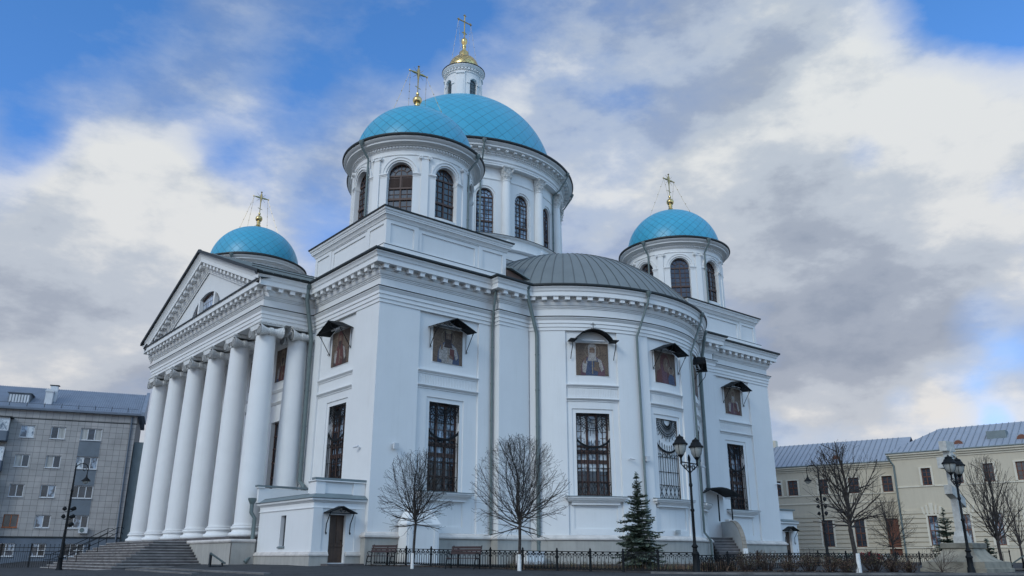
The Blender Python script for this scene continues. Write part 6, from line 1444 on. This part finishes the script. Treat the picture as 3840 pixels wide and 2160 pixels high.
# low growth behind the near fence: uncountable
Rn = random.Random(77); m = MB()
for _ in range(2600):
    f = Rn.random(); px_ = 1900+Rn.random()*860; D = 37.3-1.6*(px_-1900)/860+Rn.uniform(0, 2.6); x_, y_ = pos(px_, D); z_ = gz(x_, y_)-.03
    hgt = Rn.uniform(.08, .42); c = Vector((x_, y_, z_)); e = Vector((Rn.gauss(0, .08), Rn.gauss(0, .08), hgt)); s_ = Vector((Rn.gauss(0, .012), Rn.gauss(0, .012), 0)); m.mi = Rn.choice((0, 0, 1, 2)); m.face([tuple(c-s_), tuple(c+s_), tuple(c+e)])
    if Rn.random() < .5: q = c+e*.8; m.face([tuple(q), tuple(q+Vector((.03, .01, .02))), tuple(q+Vector((.01, .03, .04)))])
o = m.build('ground_cover', [LEAFB, TWIG, LEAFG]); o['kind'] = 'stuff'; o['label'] = 'dry brown plants growing behind the iron fence'; o['category'] = 'plants'
m = MB()   # fallen leaves
for _ in range(2600):
    px_ = 1380+Rn.random()*1900; t_ = (px_-1380)/700; D0 = 42.0-3.4*min(t_, 1.0)*1.4-(max(0, t_-1)*1.1); D = D0+Rn.gauss(0, .45)
    x_, y_ = pos(px_, D); c = Vector((x_, y_, gz(x_, y_)+.012)); a = Rn.random()*6.3; s_ = Rn.uniform(.025, .06); m.mi = Rn.choice((0, 0, 1, 2))
    m.face([tuple(c+Vector((cos(a+k*pi/2)*s_*(1 if k % 2 else .6), sin(a+k*pi/2)*s_*(1 if k % 2 else .6), Rn.uniform(0, .035)))) for k in range(4)])
o = m.build('fallen_leaves', [LEAFB, TWIG, SOIL]); o['kind'] = 'stuff'; o['label'] = 'fallen brown leaves along the fence foot'; o['category'] = 'leaves'
# soil bed and paving kerbs
def sheet(name, pts, m_, dz):
    b = MB(); n = len(pts)//2
    for i in range(n-1): b.face([(p[0], p[1], gz(*p)+dz) for p in (pts[2*i], pts[2*i+2], pts[2*i+3], pts[2*i+1])])
    return structure(b.build(name, m_))
pr = []
for px_, Da, Db in ((1500, 42.0, 43.5), (1650, 40.2, 42), (1800, 38.6, 41), (1950, 37.0, 41), (2150, 35.8, 41), (2350, 34.7, 41), (2560, 34.2, 42), (2750, 33.9, 42), (2950, 33.6, 44), (3150, 33.5, 46), (3400, 33.5, 47), (3700, 33.8, 47), (3900, 34, 47)): pr += [pos(px_, Da), pos(px_, Db)]
sheet('flower_bed', pr, SOIL, .006)
def kerb(name, cols_, w=.25, h=.07, m_=STONE2):
    b = MB(); P = [pos(px_, D) for px_, D in cols_]; sweep(b, [(-w/2, -.1), (-w/2, h), (w/2, h), (w/2, -.1)], P)
    for i in range(len(b.v)): x_, y_, z_ = b.v[i]; b.v[i] = (x_, y_, z_+gz(x_, y_))
    return structure(b.build(name, m_))
kerb('kerb', [(2440, 34.0), (2600, 33.5), (2800, 33.2), (3100, 33.0), (3400, 33.0), (3840, 33.2)])
kerb('paving_edge', [(528, 39.8), (560, 38.6), (640, 37.2), (760, 35.6), (880, 34.2), (1010, 32.8)], .35, .06)
kerb('paving_edge', [(490, 37.0), (560, 35.6), (640, 34.3), (740, 33.0)], .3, .05)
# ------------------------------------------------------------------ STONE CROSS MONUMENT
mo = thing('stone_cross_monument', 'pale carved stone cross on a flared stone pedestal behind a lamp', 'monument', (16.0, -22.3, -.2))
mx_, my_ = 15.95, -22.25
t = MB(); lv = [(2.05, -.4), (2.05, -.16), (1.95, -.12), (1.90, .02), (1.82, .06), (1.35, .12), (1.12, .22), (.98, .36), (.88, .56), (.82, .70)]
def sq(c, hx, hy, z): return [(c[0]-hx, c[1]-hy, z), (c[0]+hx, c[1]-hy, z), (c[0]+hx, c[1]+hy, z), (c[0]-hx, c[1]+hy, z)]
t.loft([sq((mx_, my_), a*.70, a*.66, z) for a, z in ((2.0, -.4), (2.0, -.06), (1.90, -.04), (1.88, .20), (1.58, .22), (1.30, .34), (1.10, .48), (.96, .62), (.90, .72))], True, False, True); t.build('pedestal', PEDE, mo)
t = MB(); t.loft([sq((mx_, my_), a*.66, a*.62, z) for a, z in ((1.02, .725), (1.06, .75), (1.06, .92), (1.02, .95))], True, True, True); t.build('pedestal_slab', PEDG, mo)
t = MB(); ty = .14
def cx_box(x0, x1, z0, z1, hy=ty, x2=None, x3=None): t.hexa([(mx_+x0, my_-hy, z0), (mx_+x1, my_-hy, z0), (mx_+x1, my_+hy, z0), (mx_+x0, my_+hy, z0), (mx_+(x2 if x2 is not None else x0), my_-hy, z1), (mx_+(x3 if x3 is not None else x1), my_-hy, z1), (mx_+(x3 if x3 is not None else x1), my_+hy, z1), (mx_+(x2 if x2 is not None else x0), my_+hy, z1)])
cx_box(-.32, .32, .95, 1.22, .24); cx_box(-.27, .27, 1.222, 1.42, .20, -.19, .19); cx_box(-.19, .19, 1.42, 2.6, ty, -.175, .175)
t.hexa([(mx_-.58, my_-.16, 2.95), (mx_+.58, my_-.16, 2.42), (mx_+.58, my_+.16, 2.42), (mx_-.58, my_+.16, 2.95), (mx_-.58, my_-.16, 3.33), (mx_+.58, my_-.16, 2.80), (mx_+.58, my_+.16, 2.80), (mx_-.58, my_+.16, 3.33)])
cx_box(-.17, .17, 2.602, 5.15, ty); cx_box(-.85, .85, 4.02, 4.48, ty+.02); cx_box(-.42, .42, 4.78, 5.2, ty+.015)
for k in range(14):   # carving on the front face
    zz = 1.5+k*.25; t.hexa([(mx_-.11, my_-ty-.035, zz), (mx_+.02, my_-ty-.035, zz+.05), (mx_+.02, my_-ty+.02, zz+.05), (mx_-.11, my_-ty+.02, zz), (mx_-.02, my_-ty-.035, zz+.14), (mx_+.11, my_-ty-.035, zz+.19), (mx_+.11, my_-ty+.02, zz+.19), (mx_-.02, my_-ty+.02, zz+.14)])
arc(t, plane_s((mx_, my_), (1, 0)), 0, 4.25, .36, .44, 0, 2*pi, ty-.02, ty+.06, 20)
t.build('cross', STCROSS, mo)
def info_board(x, y, z, ang, label):
    t = thing('information_stand', label, 'information stand', (x, y, z), 'slanted information stands')
    ex, ey = cos(ang), sin(ang); S = lambda u, zz, d=0: (x+ex*u+ey*d, y+ey*u-ex*d, z+zz)
    m = MB(); m.hexa([S(-.45, .15, .42), S(.45, .15, .42), S(.45, .62, -.30), S(-.45, .62, -.30), S(-.45, .20, .44), S(.45, .20, .44), S(.45, .68, -.28), S(-.45, .68, -.28)]); m.build('display_panel', DGREEN, t)
    m = MB()
    for s_ in (-1, 1): m.tube([S(s_*.4, -.2, -.26), S(s_*.4, .62, -.26)], .035, 6); m.tube([S(s_*.4, -.2, .3), S(s_*.4, .22, .3)], .03, 6); m.tube([S(s_*.4, .05, -.26), S(s_*.4, .05, .3)], .02, 5)
    rect(m, S, -.42, .42, .0, .58, -.30, -.27); m.build('stand_leg', PANELD, t)
info_board(*pos(812, 41.0), gz(*pos(812, 41.0))-.02, AZ+radians(15), 'slanted dark information stand beside the entrance steps')
info_board(*pos(3822, 37.0), -.15, AZ+radians(150), 'slanted information stand right of the stone cross')
# flowers and wreaths in the far yard
def flowers(px_, D, w, m_, label, seed, h=.5):
    x_, y_ = pos(px_, D); t = thing('flower_basket', label, 'flowers', (x_, y_, -.1), 'flower baskets in the yard'); Rn = random.Random(seed); m = MB(); s = MB()
    for _ in range(150):
        a = Rn.random()*6.28; r = w*sqrt(Rn.random()); c = Vector((x_+cos(a)*r, y_+sin(a)*r, .25+h*Rn.random()*(1-(r/w)**2*.6))); q = Rn.uniform(.04, .09); n_ = Vector((Rn.gauss(0, 1), Rn.gauss(0, 1), Rn.gauss(0, 1))).normalized(); v = n_.orthogonal().normalized(); u = n_.cross(v)
        (m if Rn.random() < .6 else s).face([tuple(c+v*q*cos(k*1.256)+u*q*sin(k*1.256)) for k in range(5)])
    m.build('blossoms', m_, t); s.build('foliage', NEEDLE, t); b = MB(); b.lathe([(w*.5, -.3), (w*.7, .3)], (x_, y_), 12); b.build('basket', TWIG, t)
for i, (px_, m_, lb) in enumerate(((3158, FLW, 'white flowers furthest left in the yard'), (3192, FLW, 'white flowers just left of the red ones'), (3245, FLR, 'red flowers nearest the white ones'), (3272, FLR, 'red flowers furthest right in the yard'), (3340, FLW, 'pale flowers below the brown door of the side wing'))): flowers(px_, 56, .62 if m_ is FLW else .7, m_, lb, 200+i)
